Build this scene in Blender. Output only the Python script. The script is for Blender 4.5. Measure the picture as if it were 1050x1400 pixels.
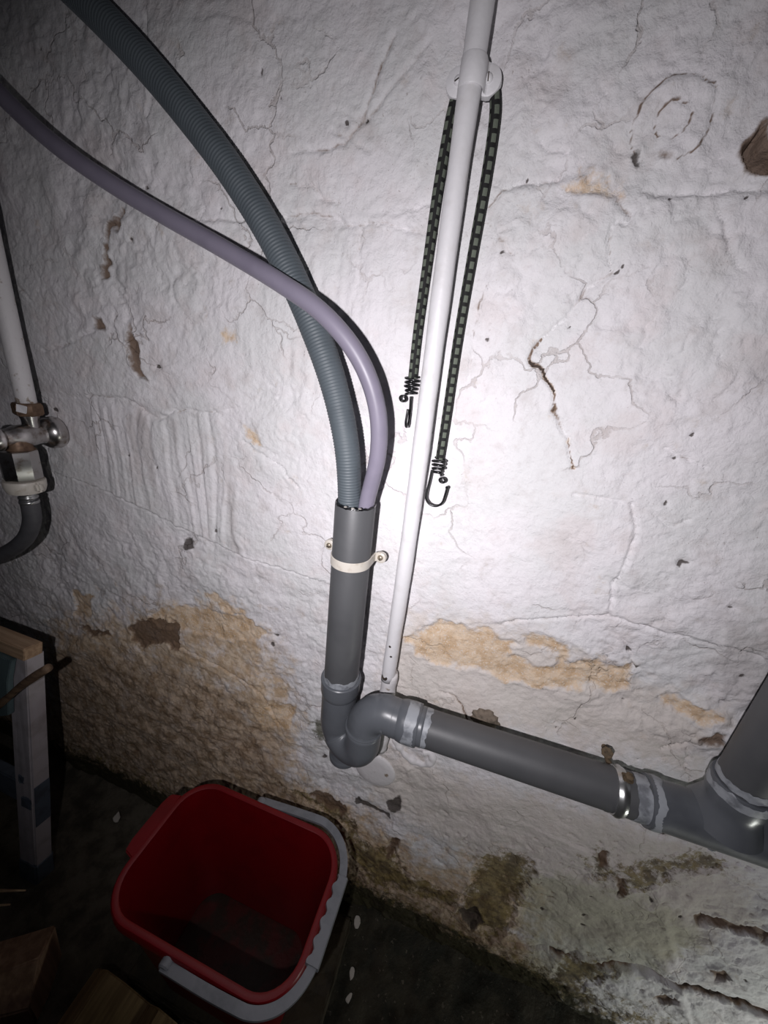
import bpy, bmesh, math, random
import numpy as np
from mathutils import Vector, Matrix

for o in list(bpy.data.objects):
    bpy.data.objects.remove(o, do_unlink=True)
scene = bpy.context.scene
COL = scene.collection
random.seed(7)

# ------------------------------------------------------------------ camera
# World: wall is the plane y = 0 (room on the -y side), floor z = 0, metres.
cam_rot = Matrix(((0.94916, -0.19921, 0.24374), (0.29693, 0.3095, -0.90335), (0.10452, 0.9298, 0.35292)))
cam_pos = Vector((0.0, -0.45, 1.06))
cam_data = bpy.data.cameras.new('camera')
cam_data.sensor_fit = 'VERTICAL'
cam_data.sensor_height = 24.0
cam_data.lens = 24.0 * 520.0 / 1400.0
cam_data.clip_start = 0.01
cam = bpy.data.objects.new('camera', cam_data)
cam.matrix_world = Matrix.Translation(cam_pos) @ cam_rot.to_4x4()
COL.objects.link(cam)
scene.camera = cam

# ------------------------------------------------------------------ light
scene.view_settings.view_transform = 'Standard'
scene.view_settings.look = 'None'
scene.view_settings.gamma = 1.0
scene.view_settings.use_curve_mapping = False
scene.view_settings.exposure = 0.0

world = bpy.data.worlds.new('cellar_dark')
scene.world = world
world.use_nodes = True
wb = world.node_tree.nodes['Background']
wb.inputs[0].default_value = (0.55, 0.55, 0.65, 1)
wb.inputs[1].default_value = 0.010

# hand-held torch beside the lens
torch_data = bpy.data.lights.new('phone_torch', 'AREA')
torch_data.shape = 'DISK'
torch_data.size = 0.014
torch_data.energy = 2.05
torch_data.spread = math.radians(118)
torch_data.color = (1.0, 0.965, 1.0)
torch = bpy.data.objects.new('phone_torch', torch_data)
torch_pos = cam_pos + cam_rot @ Vector((-0.085, -0.030, 0.080))
torch_aim = cam_rot @ Vector((0.19, 0.05, -1.0))
torch.matrix_world = Matrix.Translation(torch_pos) @ torch_aim.to_track_quat('-Z', 'Y').to_matrix().to_4x4()
COL.objects.link(torch)

# cellar work lamp standing low, off to the right
lamp_data = bpy.data.lights.new('work_lamp', 'POINT')
lamp_data.energy = 3.2
lamp_data.shadow_soft_size = 0.03
lamp_data.color = (0.97, 1.0, 0.93)
lamp = bpy.data.objects.new('work_lamp', lamp_data)
lamp.location = (0.80, -0.27, 0.12)
COL.objects.link(lamp)

# ------------------------------------------------------------------ wall features, metres on the wall (x, z)
PATCHES = [('ochre', 0.003, [(0.0085, 1.2357), (0.0277, 1.237), (0.0497, 1.2326), (0.0617, 1.2252), (0.0594, 1.2195), (0.0403, 1.2237), (0.0241, 1.2276)]), ('ochre', 0.0022, [(-0.0673, 0.7054), (-0.0268, 0.7475), (0.0131, 0.7485), (0.0615, 0.7469), (0.0788, 0.7362), (0.067, 0.7211), (0.0918, 0.7155), (0.1116, 0.7106), (0.1364, 0.738), (0.1537, 0.7386), (0.1679, 0.7554), (0.1859, 0.7506), (0.211, 0.7487), (0.2189, 0.7168), (0.1741, 0.6946), (0.124, 0.6777), (0.0761, 0.6778), (0.026, 0.6779), (-0.0256, 0.6716), (-0.0539, 0.6786)]), ('ochre', 0.0015, [(0.0715, 0.7526), (0.103, 0.7657), (0.1336, 0.7557), (0.1454, 0.7235), (0.1352, 0.7074), (0.1191, 0.7435), (0.0908, 0.7405)]), ('ochre', 0.002, [(-0.7443, 0.5817), (-0.6835, 0.5895), (-0.7041, 0.521), (-0.7552, 0.5134)]), ('ochre', 0.002, [(-0.5497, 0.5909), (-0.4675, 0.6354), (-0.3468, 0.6491), (-0.2883, 0.633), (-0.3266, 0.5986), (-0.4064, 0.5835), (-0.4734, 0.5768), (-0.5385, 0.5616)]), ('ochre', 0.001, [(-0.4308, 0.6673), (-0.3888, 0.6754), (-0.3326, 0.6492), (-0.3731, 0.6407)]), ('brown', 0.004, [(-0.6083, 0.5419), (-0.5486, 0.5749), (-0.4851, 0.5891), (-0.4917, 0.5271), (-0.5401, 0.5237), (-0.5757, 0.497), (-0.6056, 0.5149)]), ('brown', 0.003, [(-0.743, 0.4974), (-0.6575, 0.515), (-0.6612, 0.4958), (-0.714, 0.485)]), ('ochre', 0.001, [(-0.3403, 0.4639), (-0.2763, 0.4841), (-0.2414, 0.4888), (-0.2432, 0.4459), (-0.3069, 0.4017)]), ('ochre', 0.001, [(-0.3657, 1.0795), (-0.3413, 1.0839), (-0.3376, 1.0689), (-0.3599, 1.0635)]), ('ochre', 0.001, [(-0.333, 0.966), (-0.3111, 0.9652), (-0.3068, 0.9418), (-0.3231, 0.9433)]), ('ochre', 0.002, [(0.2561, 0.7145), (0.275, 0.7283), (0.3057, 0.7333), (0.3154, 0.7144), (0.3022, 0.7049), (0.2886, 0.7107), (0.2734, 0.6931)]), ('brown', 0.004, [(0.304, 0.6838), (0.3156, 0.699), (0.3264, 0.7004), (0.3306, 0.6805), (0.312, 0.6765)]), ('brown', 0.006, [(-0.5144, 1.2101), (-0.4965, 1.2117), (-0.5086, 1.1963), (-0.5257, 1.1819), (-0.5331, 1.1631), (-0.5353, 1.132), (-0.5489, 1.1279), (-0.5381, 1.163), (-0.532, 1.1874)]), ('brown', 0.004, [(-0.577, 1.0822), (-0.5575, 1.0853), (-0.5543, 1.0678), (-0.5718, 1.0684)]), ('brown', 0.006, [(-0.5265, 1.053), (-0.5085, 1.0823), (-0.5026, 1.055), (-0.5026, 1.0214), (-0.4915, 1.0077), (-0.5072, 1.009), (-0.518, 1.0248)]), ('brown', 0.004, [(-0.1921, 0.2777), (-0.2424, 0.2745), (-0.1811, 0.3048), (-0.1358, 0.2978), (-0.1196, 0.2783), (-0.136, 0.2598), (-0.1713, 0.2643)]), ('dark', 0.001, [(-0.4561, 0.7636), (-0.4398, 0.7675), (-0.4371, 0.7496), (-0.4535, 0.7455)]), ('dark', 0.001, [(-0.1154, 0.3339), (-0.0952, 0.3296), (-0.0609, 0.3218), (-0.0484, 0.3091), (-0.0644, 0.3034), (-0.0934, 0.3105), (-0.1107, 0.3125)]), ('dark', 0.001, [(-0.0616, 0.3412), (-0.0344, 0.3724), (-0.0283, 0.3451), (-0.0446, 0.3235)]), ('brown', 0.003, [(-0.0391, 0.265), (-0.0214, 0.268), (-0.0258, 0.2127), (-0.045, 0.1904)]), ('dark', 0.004, [(0.0622, 1.2541), (0.0674, 1.2588), (0.0694, 1.249), (0.0659, 1.2456)]), ('brown', 0.002, [(0.0828, 1.2535), (0.0936, 1.2533), (0.0924, 1.249), (0.0844, 1.2501)]), ('hole', 0.03, [(0.1429, 1.252), (0.1477, 1.2587), (0.1497, 1.2698), (0.1578, 1.2539), (0.1722, 1.2512), (0.1777, 1.2374), (0.1626, 1.239), (0.1509, 1.2439)]), ('moss', 0.003, [(0.118, 0.3075), (0.1591, 0.3397), (0.1981, 0.3435), (0.1987, 0.277), (0.1917, 0.2173), (0.2015, 0.1438), (0.175, 0.0829), (0.1453, 0.1324), (0.1021, 0.1086), (0.1064, 0.207)]), ('moss', 0.002, [(0.2518, 0.407), (0.2739, 0.4362), (0.2812, 0.3966), (0.3395, 0.4551), (0.3689, 0.5), (0.4064, 0.4968), (0.4057, 0.4684), (0.367, 0.4404), (0.3386, 0.3832), (0.3145, 0.365), (0.3071, 0.3968), (0.278, 0.3567)]), ('moss', 0.002, [(0.2747, 0.0725), (0.2842, 0.1572), (0.3276, 0.1688), (0.3669, 0.1873), (0.3361, 0.0948), (0.3102, 0.055)]), ('brown', 0.006, [(0.4129, 0.3532), (0.4525, 0.3866), (0.4881, 0.3947), (0.4979, 0.3693), (0.4807, 0.3693), (0.4477, 0.3635), (0.4232, 0.3424)]), ('brown', 0.005, [(0.4615, 0.2674), (0.4752, 0.2872), (0.4895, 0.2732), (0.4798, 0.248)]), ('brown', 0.005, [(0.4227, 0.1464), (0.449, 0.179), (0.4588, 0.1649), (0.4367, 0.1361)]), ('brown', 0.004, [(0.2972, 0.3897), (0.3119, 0.4003), (0.3226, 0.3578), (0.3179, 0.3464)]), ('brown', 0.003, [(0.2634, 0.4203), (0.2747, 0.4333), (0.2807, 0.4053), (0.2731, 0.3964)]), ('dark', 0.006, [(0.1044, 0.1351), (0.131, 0.1732), (0.1541, 0.1349), (0.1378, 0.1011)]), ('black', 0.004, [(-0.0753, 0.0298), (-0.0378, 0.054), (-0.0181, -0.0104), (0.0336, -0.0215), (0.0877, -0.0754), (0.0687, -0.1057), (0.0183, -0.0873), (-0.0427, -0.0539)]), ('moss', 0.003, [(-0.2748, 0.2671), (-0.1957, 0.2903), (-0.1196, 0.2783), (-0.0918, 0.2133), (-0.0271, 0.223), (0.0084, 0.1683), (0.1147, 0.1905), (0.0984, 0.1302), (0.0157, 0.1137), (-0.0565, 0.0833), (-0.1079, 0.1324), (-0.1311, 0.2325), (-0.2099, 0.2545)]), ('black', 0.004, [(-0.0916, -0.0724), (-0.022, -0.0941), (0.045, -0.1072), (0.094, -0.0177), (0.1732, 0.0229), (0.2721, 0.0567), (0.3234, 0.0277), (0.3866, 0.0412), (0.4134, 0.0297), (0.4392, -0.0577), (0.2125, -0.3473), (-0.0757, -0.2725)]), ('moss', 0.002, [(0.0752, 0.007), (0.1527, 0.0576), (0.2655, 0.0845), (0.3361, 0.0948), (0.4042, 0.0609), (0.3419, 0.0281), (0.2695, 0.0406), (0.1519, -0.014), (0.0959, -0.03)]), ('dark', 0.001, [(0.0629, 0.524), (0.0691, 0.5318), (0.0794, 0.5181), (0.0751, 0.5062)]), ('green', 0.001, [(-0.2067, 0.4749), (-0.1909, 0.494), (-0.1774, 0.4517), (-0.1969, 0.446)]), ('grey', 0.0, [(0.1989, 1.1019), (0.2047, 1.1085), (0.2175, 1.0851), (0.2133, 1.0783)]), ('grey', -0.002, [(0.27, 0.8477), (0.3119, 0.8517), (0.3554, 0.7568), (0.3077, 0.7421), (0.2813, 0.7756)])]
CRACKS = [(0.001, 0.005, 1, [(0.0225, 1.106), (0.0177, 1.0933), (0.0164, 1.0833), (0.0288, 1.0767), (0.0391, 1.0642), (0.0476, 1.0557), (0.0511, 1.036)]), (0.0012, 0.003, 0.4, [(0.0511, 1.036), (0.0655, 1.0166), (0.0731, 1.0099)]), (0.0008, 0.004, 0.9, [(0.0731, 1.0099), (0.0795, 0.9935), (0.086, 0.98)]), (0.0012, 0.004, 0.25, [(0.1528, 0.9514), (0.1639, 0.9195), (0.1643, 0.8739), (0.161, 0.8537), (0.1676, 0.8173)]), (0.001, 0.003, 0.2, [(0.0933, 0.952), (0.108, 0.9532), (0.1409, 0.9531), (0.1533, 0.9498)]), (0.0012, 0.004, 0.45, [(0.0594, 1.2195), (0.073, 1.2072), (0.0726, 1.2007), (0.0618, 1.205), (0.0606, 1.1883), (0.0682, 1.1702)]), (0.001, 0.003, 0.3, [(0.0699, 1.1644), (0.0512, 1.1498), (0.044, 1.1274), (0.025, 1.1076)]), (0.0012, 0.004, 0.35, [(-0.2767, 1.2084), (-0.2364, 1.2093), (-0.2147, 1.2068), (-0.1997, 1.1992), (-0.1603, 1.2009), (-0.1279, 1.1944), (-0.0922, 1.19)]), (0.001, 0.003, 0.2, [(-0.1844, 1.1961), (-0.1817, 1.1346), (-0.1945, 1.1042)]), (0.0014, 0.004, 0.5, [(-0.0521, 1.2144), (-0.0397, 1.2269), (-0.0267, 1.2339), (-0.0085, 1.2332), (0.0085, 1.2357)]), (0.001, 0.003, 0.35, [(-0.0591, 1.2038), (-0.0393, 1.1922), (-0.0217, 1.1744)]), (0.001, 0.003, 0.4, [(-0.2686, 1.2626), (-0.2305, 1.2628), (-0.2063, 1.2663), (-0.1883, 1.286), (-0.1733, 1.3224), (-0.1615, 1.3439)]), (0.001, 0.002, 0.3, [(-0.22, 1.293), (-0.1844, 1.2848), (-0.1705, 1.2961), (-0.1447, 1.3206), (-0.1268, 1.3388), (-0.1122, 1.3135)]), (0.001, 0.002, 0.3, [(-0.223, 1.2761), (-0.1986, 1.2695), (-0.1782, 1.2603)]), (0.001, 0.003, 0.35, [(-0.2698, 1.2346), (-0.2375, 1.233), (-0.2284, 1.2229), (-0.2112, 1.2184)]), (0.0012, 0.003, 0.3, [(-0.4272, 1.2002), (-0.3588, 1.2009), (-0.3095, 1.2027)]), (0.0016, 0.005, 0.2, [(-0.6875, 0.8241), (-0.6152, 0.8156), (-0.5394, 0.8011), (-0.4529, 0.7814), (-0.3432, 0.7603), (-0.2284, 0.7552)]), (0.0012, 0.004, 0.25, [(-0.3373, 0.9421), (-0.2736, 0.9166), (-0.2503, 0.8915)]), (0.0012, 0.004, 0.25, [(0.0569, 0.7687), (0.1139, 0.7927), (0.1659, 0.8147), (0.2216, 0.81), (0.2935, 0.8113), (0.3359, 0.8066)]), (0.001, 0.004, 0.4, [(0.1903, 0.7856), (0.2071, 0.7696), (0.2169, 0.7452)]), (0.0014, 0.005, 0.6, [(-0.0032, 0.6254), (0.0142, 0.6256), (0.0296, 0.6108), (0.0424, 0.5875)]), (0.003, 0.012, 1, [(0.2696, 0.1438), (0.3206, 0.1525), (0.3573, 0.1827), (0.3951, 0.2005), (0.4451, 0.2059), (0.4976, 0.2114), (0.5622, 0.2261)]), (0.0014, 0.004, 0.5, [(0.1647, 0.3138), (0.1957, 0.3299), (0.2384, 0.3372)]), (0.0014, 0.004, 0.3, [(0.1996, 0.5829), (0.2464, 0.5957), (0.2938, 0.597), (0.3226, 0.5988)]), (0.0012, 0.004, 0.3, [(0.2735, 0.6475), (0.2978, 0.6721), (0.3093, 0.6259)]), (0.0012, 0.004, 0.4, [(0.2697, 0.3602), (0.2819, 0.3538), (0.3122, 0.3727)]), (0.0012, 0.003, 0.25, [(0.0775, 1.2262), (0.1219, 1.2249), (0.1467, 1.2282), (0.1627, 1.2257)]), (0.001, 0.003, 0.25, [(0.1391, 1.2134), (0.1573, 1.1852), (0.1736, 1.1696)]), (0.001, 0.003, 0.25, [(-0.0152, 1.2612), (-0.0015, 1.2557), (0.0081, 1.2539)]), (0.0012, 0.003, 0.3, [(0.1743, 0.9475), (0.1922, 0.9347), (0.2058, 0.9445)]), (0.001, 0.003, 0.3, [(0.1623, 1.0162), (0.1781, 1.0076), (0.2028, 1.0006)]), (0.001, 0.002, 0.4, [(-0.0412, 1.1484), (-0.0459, 1.1146), (-0.043, 1.0567)]), (0.0012, 0.003, 0.3, [(-0.4347, 1.3333), (-0.4331, 1.315), (-0.4468, 1.2968)]), (0.0012, 0.004, 0.4, [(-0.4419, 1.3799), (-0.4403, 1.3641)]), (0.0012, 0.003, 0.4, [(-0.7091, 1.1121), (-0.6969, 1.1033), (-0.6877, 1.0942)]), (0.001, 0.003, 0.3, [(-0.6888, 1.029), (-0.6323, 1.0441), (-0.5773, 1.068)]), (0.0012, 0.004, 0.3, [(-0.6124, 0.9731), (-0.5398, 0.9765), (-0.4819, 0.9523), (-0.4531, 0.9718), (-0.3716, 0.9775)]), (0.001, 0.003, 0.3, [(-0.7297, 0.8873), (-0.7342, 0.8354), (-0.7274, 0.8032)]), (0.0012, 0.004, 0.4, [(-0.0615, 0.2761), (-0.0258, 0.2127), (0.0127, 0.1358)]), (0.0012, 0.004, 0.35, [(0.0127, 0.1358), (0.0912, 0.1723), (0.1739, 0.2143), (0.2359, 0.2085)]), (0.0012, 0.004, 0.3, [(-0.5024, 0.5369), (-0.3974, 0.5243), (-0.3061, 0.4923), (-0.2759, 0.4345)])]
LEDGES = [(0.004, 0.05, [(-0.2767, 1.2084), (-0.2147, 1.2075), (-0.1998, 1.2005), (-0.128, 1.195), (-0.0924, 1.1912)]), (-0.004, 0.06, [(-0.1009, 1.2166), (-0.0399, 1.228), (0.0085, 1.2357), (0.0606, 1.2252), (0.1219, 1.2249), (0.1681, 1.2247)]), (0.006, 0.07, [(-0.6875, 0.8241), (-0.6152, 0.8156), (-0.5394, 0.8011), (-0.4529, 0.7814), (-0.3432, 0.7603), (-0.2284, 0.7552)]), (0.003, 0.05, [(0.0569, 0.7687), (0.1659, 0.8147), (0.2216, 0.81), (0.2935, 0.8113), (0.3359, 0.8066)]), (-0.004, 0.05, [(-0.4272, 1.2002), (-0.3588, 1.2009), (-0.2812, 1.2016)]), (0.004, 0.06, [(-0.6278, 0.9712), (-0.5262, 0.975), (-0.4549, 0.956), (-0.3713, 0.9825)]), (-0.008, 0.06, [(0.2696, 0.1438), (0.3573, 0.1827), (0.4451, 0.2059), (0.5622, 0.2261)]), (0.004, 0.06, [(-0.8703, 0.2344), (-0.6026, 0.2633), (-0.4146, 0.2237), (-0.2424, 0.2745)]), (0.005, 0.05, [(0.4737, 0.1513), (0.347, 0.417), (0.2485, 0.4192)])]
COMB = [(-0.6175, 0.9637), (-0.4819, 0.9523), (-0.3714, 0.9805), (-0.3405, 0.7609), (-0.4525, 0.7853), (-0.5994, 0.8148), (-0.6256, 0.8792)]
DIRT = [(-0.8491, 0.4738), (-0.7637, 0.5198), (-0.6079, 0.5858), (-0.4513, 0.6418), (-0.3187, 0.6464), (-0.2483, 0.541), (-0.2198, 0.4424), (-0.2279, 0.3239), (-0.137, 0.3135), (-0.0636, 0.2957), (0.051, 0.2548), (0.1591, 0.3397), (0.2276, 0.2676), (0.2546, 0.13), (0.356, 0.0212), (-0.0377, -0.2862), (-0.4278, -0.0075), (-0.9636, -0.1154)]
DIRT_DEEP = [(-0.8812, 0.3626), (-0.728, 0.4577), (-0.4809, 0.5016), (-0.3525, 0.4729), (-0.2757, 0.3975), (-0.259, 0.3072), (-0.1792, 0.2682), (-0.1115, 0.1773), (0.062, 0.1849), (0.1692, 0.1761), (0.295, 0.0662), (0.302, -0.0686), (-0.4278, -0.0075), (-0.9636, -0.1154)]
GREENISH = [(0.1666, 0.305), (0.2653, 0.357), (0.3612, 0.3726), (0.431, 0.3332), (0.4134, 0.2091), (0.328, 0.125), (0.2487, 0.0469)]
BEIGE = [(-0.0692, 0.7524), (0.0656, 0.7715), (0.2286, 0.7383), (0.319, 0.7413), (0.3303, 0.6236), (0.104, 0.5939), (0.0462, 0.5669), (-0.0585, 0.4849), (0.0621, 0.4796), (0.2618, 0.5116), (0.404, 0.5079), (0.4807, 0.414), (0.4253, 0.2655), (0.2696, 0.1679), (0.0988, 0.2776), (-0.0959, 0.3371), (-0.1015, 0.6503)]
RING = (0.085, 1.2747, 0.0285, 0.0125)
ROUND_CAP = (-0.0857, 0.415)
SPOTS = [(-0.1845, 1.2859, 0.0021), (-0.2077, 1.2852, 0.0011), (-0.1444, 1.3544, 0.001), (-0.0869, 1.3494, 0.0009), (-0.0286, 1.1742, 0.0014), (-0.0247, 1.2339, 0.0014), (0.0986, 1.3132, 0.0006), (0.098, 1.2184, 0.0013), (0.1536, 1.2233, 0.0015), (0.1515, 1.2316, 0.0009), (0.0705, 1.1668, 0.0007), (0.0769, 1.1658, 0.001), (0.0473, 1.1146, 0.0007), (-0.0284, 1.0949, 0.0015), (0.1813, 1.0264, 0.0011), (0.1751, 1.0071, 0.0015), (0.1782, 0.9567, 0.0015), (0.2151, 0.8967, 0.002), (0.2761, 0.8591, 0.0016), (0.2043, 0.7709, 0.0022), (0.2162, 0.7472, 0.0027), (0.3179, 0.779, 0.0021), (0.1829, 0.7552, 0.0018), (0.2163, 0.6975, 0.0014), (-0.2841, 0.6285, 0.0042), (-0.2882, 0.6045, 0.0037), (-0.1858, 0.3947, 0.0033), (-0.6983, 0.9399, 0.0048), (-0.7207, 0.9071, 0.0043), (-0.4916, 0.8782, 0.0028), (-0.5482, 0.8861, 0.0023), (-0.3887, 0.7962, 0.0023), (-0.4717, 1.0293, 0.002), (0.3424, 0.5143, 0.002), (0.3242, 0.5026, 0.0025), (0.2852, 0.3229, 0.0034), (0.3177, 0.354, 0.0028), (0.3962, 0.3528, 0.0022), (0.3434, 0.2117, 0.0036), (0.2929, 0.2344, 0.0036), (0.2902, 0.2648, 0.003), (0.3535, 0.3665, 0.0027), (0.1967, 0.2755, 0.0037), (0.2315, 0.2272, 0.0037), (0.4614, 0.3978, 0.0025), (0.4996, 0.2833, 0.0016), (0.0774, 0.5171, 0.0033), (0.0699, 0.5275, 0.0028), (0.3256, 0.5647, 0.0014), (0.3423, 0.6561, 0.0013), (0.1572, 0.6188, 0.0015), (0.1775, 0.6485, 0.0015), (0.2569, 0.6192, 0.0014), (-0.2777, 1.3042, 0.0019), (-0.3024, 1.3207, 0.0015), (-0.4614, 1.2329, 0.0026), (-0.497, 1.2221, 0.0018), (-0.5926, 1.3622, 0.0013), (-0.3582, 1.2114, 0.0017), (-0.493, 1.1762, 0.0019), (-0.5966, 1.1381, 0.0015)]
RIBBED_PATH = [[-0.1558, -0.04, 0.8], [-0.1558, -0.04, 0.87], [-0.1555, -0.0405, 0.908], [-0.1625, -0.044, 0.9715], [-0.1859, -0.038, 1.0371], [-0.2215, -0.034, 1.1052], [-0.2661, -0.031, 1.1724], [-0.3146, -0.03, 1.2297], [-0.3639, -0.03, 1.2776], [-0.419, -0.031, 1.3254], [-0.4802, -0.034, 1.3714], [-0.5269, -0.036, 1.4016], [-0.592, -0.04, 1.4339]]
SMOOTH_PATH = [[-0.1335, -0.04, 0.8], [-0.1335, -0.04, 0.87], [-0.1328, -0.0405, 0.908], [-0.1228, -0.048, 0.9702], [-0.1275, -0.055, 1.0216], [-0.1485, -0.062, 1.0661], [-0.1859, -0.066, 1.1016], [-0.2379, -0.062, 1.128], [-0.3203, -0.05, 1.1613], [-0.3996, -0.044, 1.1917], [-0.4658, -0.045, 1.2193], [-0.525, -0.048, 1.2484], [-0.5745, -0.05, 1.2791], [-0.6174, -0.055, 1.3126], [-0.658, -0.06, 1.3467]]

# ------------------------------------------------------------------ helpers
def link(name, mesh, mats=(), parent=None):
    o = bpy.data.objects.new(name, mesh)
    for m in (mats if isinstance(mats, (list, tuple)) else [mats]):
        mesh.materials.append(m)
    COL.objects.link(o)
    if parent is not None:
        o.parent = parent
    return o

def empty(name, loc, label, cat, group=None):
    o = bpy.data.objects.new(name, None)
    o.empty_display_size = 0.03
    COL.objects.link(o)
    o.location = loc
    tag(o, label, cat, group)
    return o

def tag(o, label=None, cat=None, group=None, kind=None):
    if label: o['label'] = label
    if cat: o['category'] = cat
    if group: o['group'] = group
    if kind: o['kind'] = kind
    return o

def part(name, mesh, mat, thing, label=None):
    """child mesh built in world coordinates"""
    o = link(name, mesh, mat)
    root = thing
    off = Vector((0, 0, 0))
    while root is not None:
        off += root.location
        root = root.parent
    o.parent = thing
    for v in mesh.vertices:
        v.co -= off
    if label: o['label'] = label
    return o

def mesh_from(name, verts, faces, uvs=None, smooth=True):
    me = bpy.data.meshes.new(name)
    me.from_pydata([tuple(v) for v in verts], [], faces)
    if uvs is not None:
        ul = me.uv_layers.new(name='UVMap')
        for i, uv in enumerate(uvs):
            ul.data[i].uv = uv
    me.validate()
    me.update()
    if smooth:
        me.polygons.foreach_set('use_smooth', [True] * len(me.polygons))
    return me

def catmull(pts, step=0.005):
    P = [Vector(p) for p in pts]
    P = [P[0] * 2 - P[1]] + P + [P[-1] * 2 - P[-2]]
    out = []
    for i in range(1, len(P) - 2):
        a, b, c, d = P[i - 1], P[i], P[i + 1], P[i + 2]
        n = max(2, int((c - b).length / step))
        for k in range(n):
            t = k / n
            out.append(0.5 * ((2 * b) + (c - a) * t + (2 * a - 5 * b + 4 * c - d) * t * t + (3 * b - a - 3 * c + d) * t ** 3))
    out.append(P[-2])
    return out

def resample(pts, step):
    pts = [Vector(p) for p in pts]
    S = [0.0]
    for a, b in zip(pts, pts[1:]):
        S.append(S[-1] + (b - a).length)
    n = max(2, int(round(S[-1] / step)))
    out, j = [], 0
    for i in range(n + 1):
        s = S[-1] * i / n
        while j < len(S) - 2 and S[j + 1] < s:
            j += 1
        L = S[j + 1] - S[j]
        out.append(pts[j].lerp(pts[j + 1], (s - S[j]) / L if L > 1e-9 else 0))
    return out

def arc(center, a, b, ang0, ang1, n=12):
    """points center + a*cos + b*sin"""
    c, a, b = Vector(center), Vector(a), Vector(b)
    return [c + a * math.cos(ang0 + (ang1 - ang0) * i / n) + b * math.sin(ang0 + (ang1 - ang0) * i / n) for i in range(n + 1)]

def frames(pts, up=None):
    pts = [Vector(p) for p in pts]
    T = []
    for i in range(len(pts)):
        t = pts[min(i + 1, len(pts) - 1)] - pts[max(i - 1, 0)]
        T.append(t.normalized())
    if up is not None:
        up = Vector(up)
        res = []
        for t in T:
            n = (up - t * up.dot(t)).normalized()
            res.append((t, n, t.cross(n)))
        return res
    n = T[0].orthogonal().normalized()
    res = []
    for i, t in enumerate(T):
        if i:
            n = (n - t * n.dot(t)).normalized()
        res.append((t, n, t.cross(n)))
    return res

def tube(name, pts, rad, seg=24, caps=True, up=None, profile=None):
    """sweep a circle (or profile of (u, v) points) along pts; rad: number or f(i, s)"""
    pts = [Vector(p) for p in pts]
    fr = frames(pts, up)
    verts, S = [], [0.0]
    for a, b in zip(pts, pts[1:]):
        S.append(S[-1] + (b - a).length)
    m = len(profile) if profile else seg
    for i, p in enumerate(pts):
        t, n, b = fr[i]
        r = rad(i, S[i]) if callable(rad) else rad
        for k in range(m):
            if profile:
                u, v = profile[k]
                verts.append(p + n * u * r + b * v * r)
            else:
                a = 2 * math.pi * k / m
                verts.append(p + n * math.cos(a) * r + b * math.sin(a) * r)
    faces, uvs = [], []
    for i in range(len(pts) - 1):
        for k in range(m):
            k2 = (k + 1) % m
            faces.append((i * m + k, i * m + k2, (i + 1) * m + k2, (i + 1) * m + k))
            uvs += [(S[i], k / m), (S[i], (k + 1) / m), (S[i + 1], (k + 1) / m), (S[i + 1], k / m)]
    if caps:
        faces.append(tuple(reversed(range(m))))
        uvs += [(0, 0)] * m
        base = (len(pts) - 1) * m
        faces.append(tuple(base + k for k in range(m)))
        uvs += [(0, 0)] * m
    return mesh_from(name, verts, faces, uvs)

def lathe(name, prof, origin, axis=(0, 0, 1), seg=40, closed=False, jag=None, sharp=True):
    """revolve (r, h) profile about axis through origin"""
    ax = Vector(axis).normalized()
    n = ax.orthogonal().normalized()
    b = ax.cross(n)
    O = Vector(origin)
    verts, faces, uvs = [], [], []
    for j, (r, h) in enumerate(prof):
        for k in range(seg):
            a = 2 * math.pi * k / seg
            hh = h + (jag(j, k) if jag else 0)
            verts.append(O + ax * hh + (n * math.cos(a) + b * math.sin(a)) * r)
    m = len(prof)
    for j in range(m if closed else m - 1):
        j2 = (j + 1) % m
        for k in range(seg):
            k2 = (k + 1) % seg
            faces.append((j * seg + k, j * seg + k2, j2 * seg + k2, j2 * seg + k))
            uvs += [(j / m, k / seg), (j / m, (k + 1) / seg), ((j + 1) / m, (k + 1) / seg), ((j + 1) / m, k / seg)]
    if not closed:
        for base, rev in ((0, True), ((m - 1) * seg, False)):
            if prof[0 if rev else -1][0] > 1e-6:
                f = [base + k for k in range(seg)]
                faces.append(tuple(reversed(f)) if rev else tuple(f))
                uvs += [(0, 0)] * seg
    me = mesh_from(name, verts, faces, uvs)
    if sharp:
        auto_sharp(me)
    return me

def auto_sharp(me, ang=38):
    bm = bmesh.new()
    bm.from_mesh(me)
    bmesh.ops.remove_doubles(bm, verts=bm.verts, dist=1e-6)
    bmesh.ops.recalc_face_normals(bm, faces=bm.faces)
    for e in bm.edges:
        if len(e.link_faces) == 2 and e.calc_face_angle(0) > math.radians(ang):
            e.smooth = False
    bm.to_mesh(me)
    bm.free()
    return me

def box(name, size, M=None, bevel=0.0, rough=0.0, seed=0, cuts=0):
    bm = bmesh.new()
    bmesh.ops.create_cube(bm, size=1.0)
    for v in bm.verts:
        v.co = Vector((v.co.x * size[0], v.co.y * size[1], v.co.z * size[2]))
    if bevel:
        bmesh.ops.bevel(bm, geom=bm.edges[:], offset=bevel, segments=2, affect='EDGES')
    if cuts:
        bmesh.ops.subdivide_edges(bm, edges=bm.edges[:], cuts=cuts, use_grid_fill=True)
    rnd = random.Random(seed)
    if rough:
        for v in bm.verts:
            v.co += Vector((rnd.uniform(-1, 1), rnd.uniform(-1, 1), rnd.uniform(-1, 1))) * rough
    if M is not None:
        bm.transform(M)
    me = bpy.data.meshes.new(name)
    bm.to_mesh(me)
    bm.free()
    return me

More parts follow.
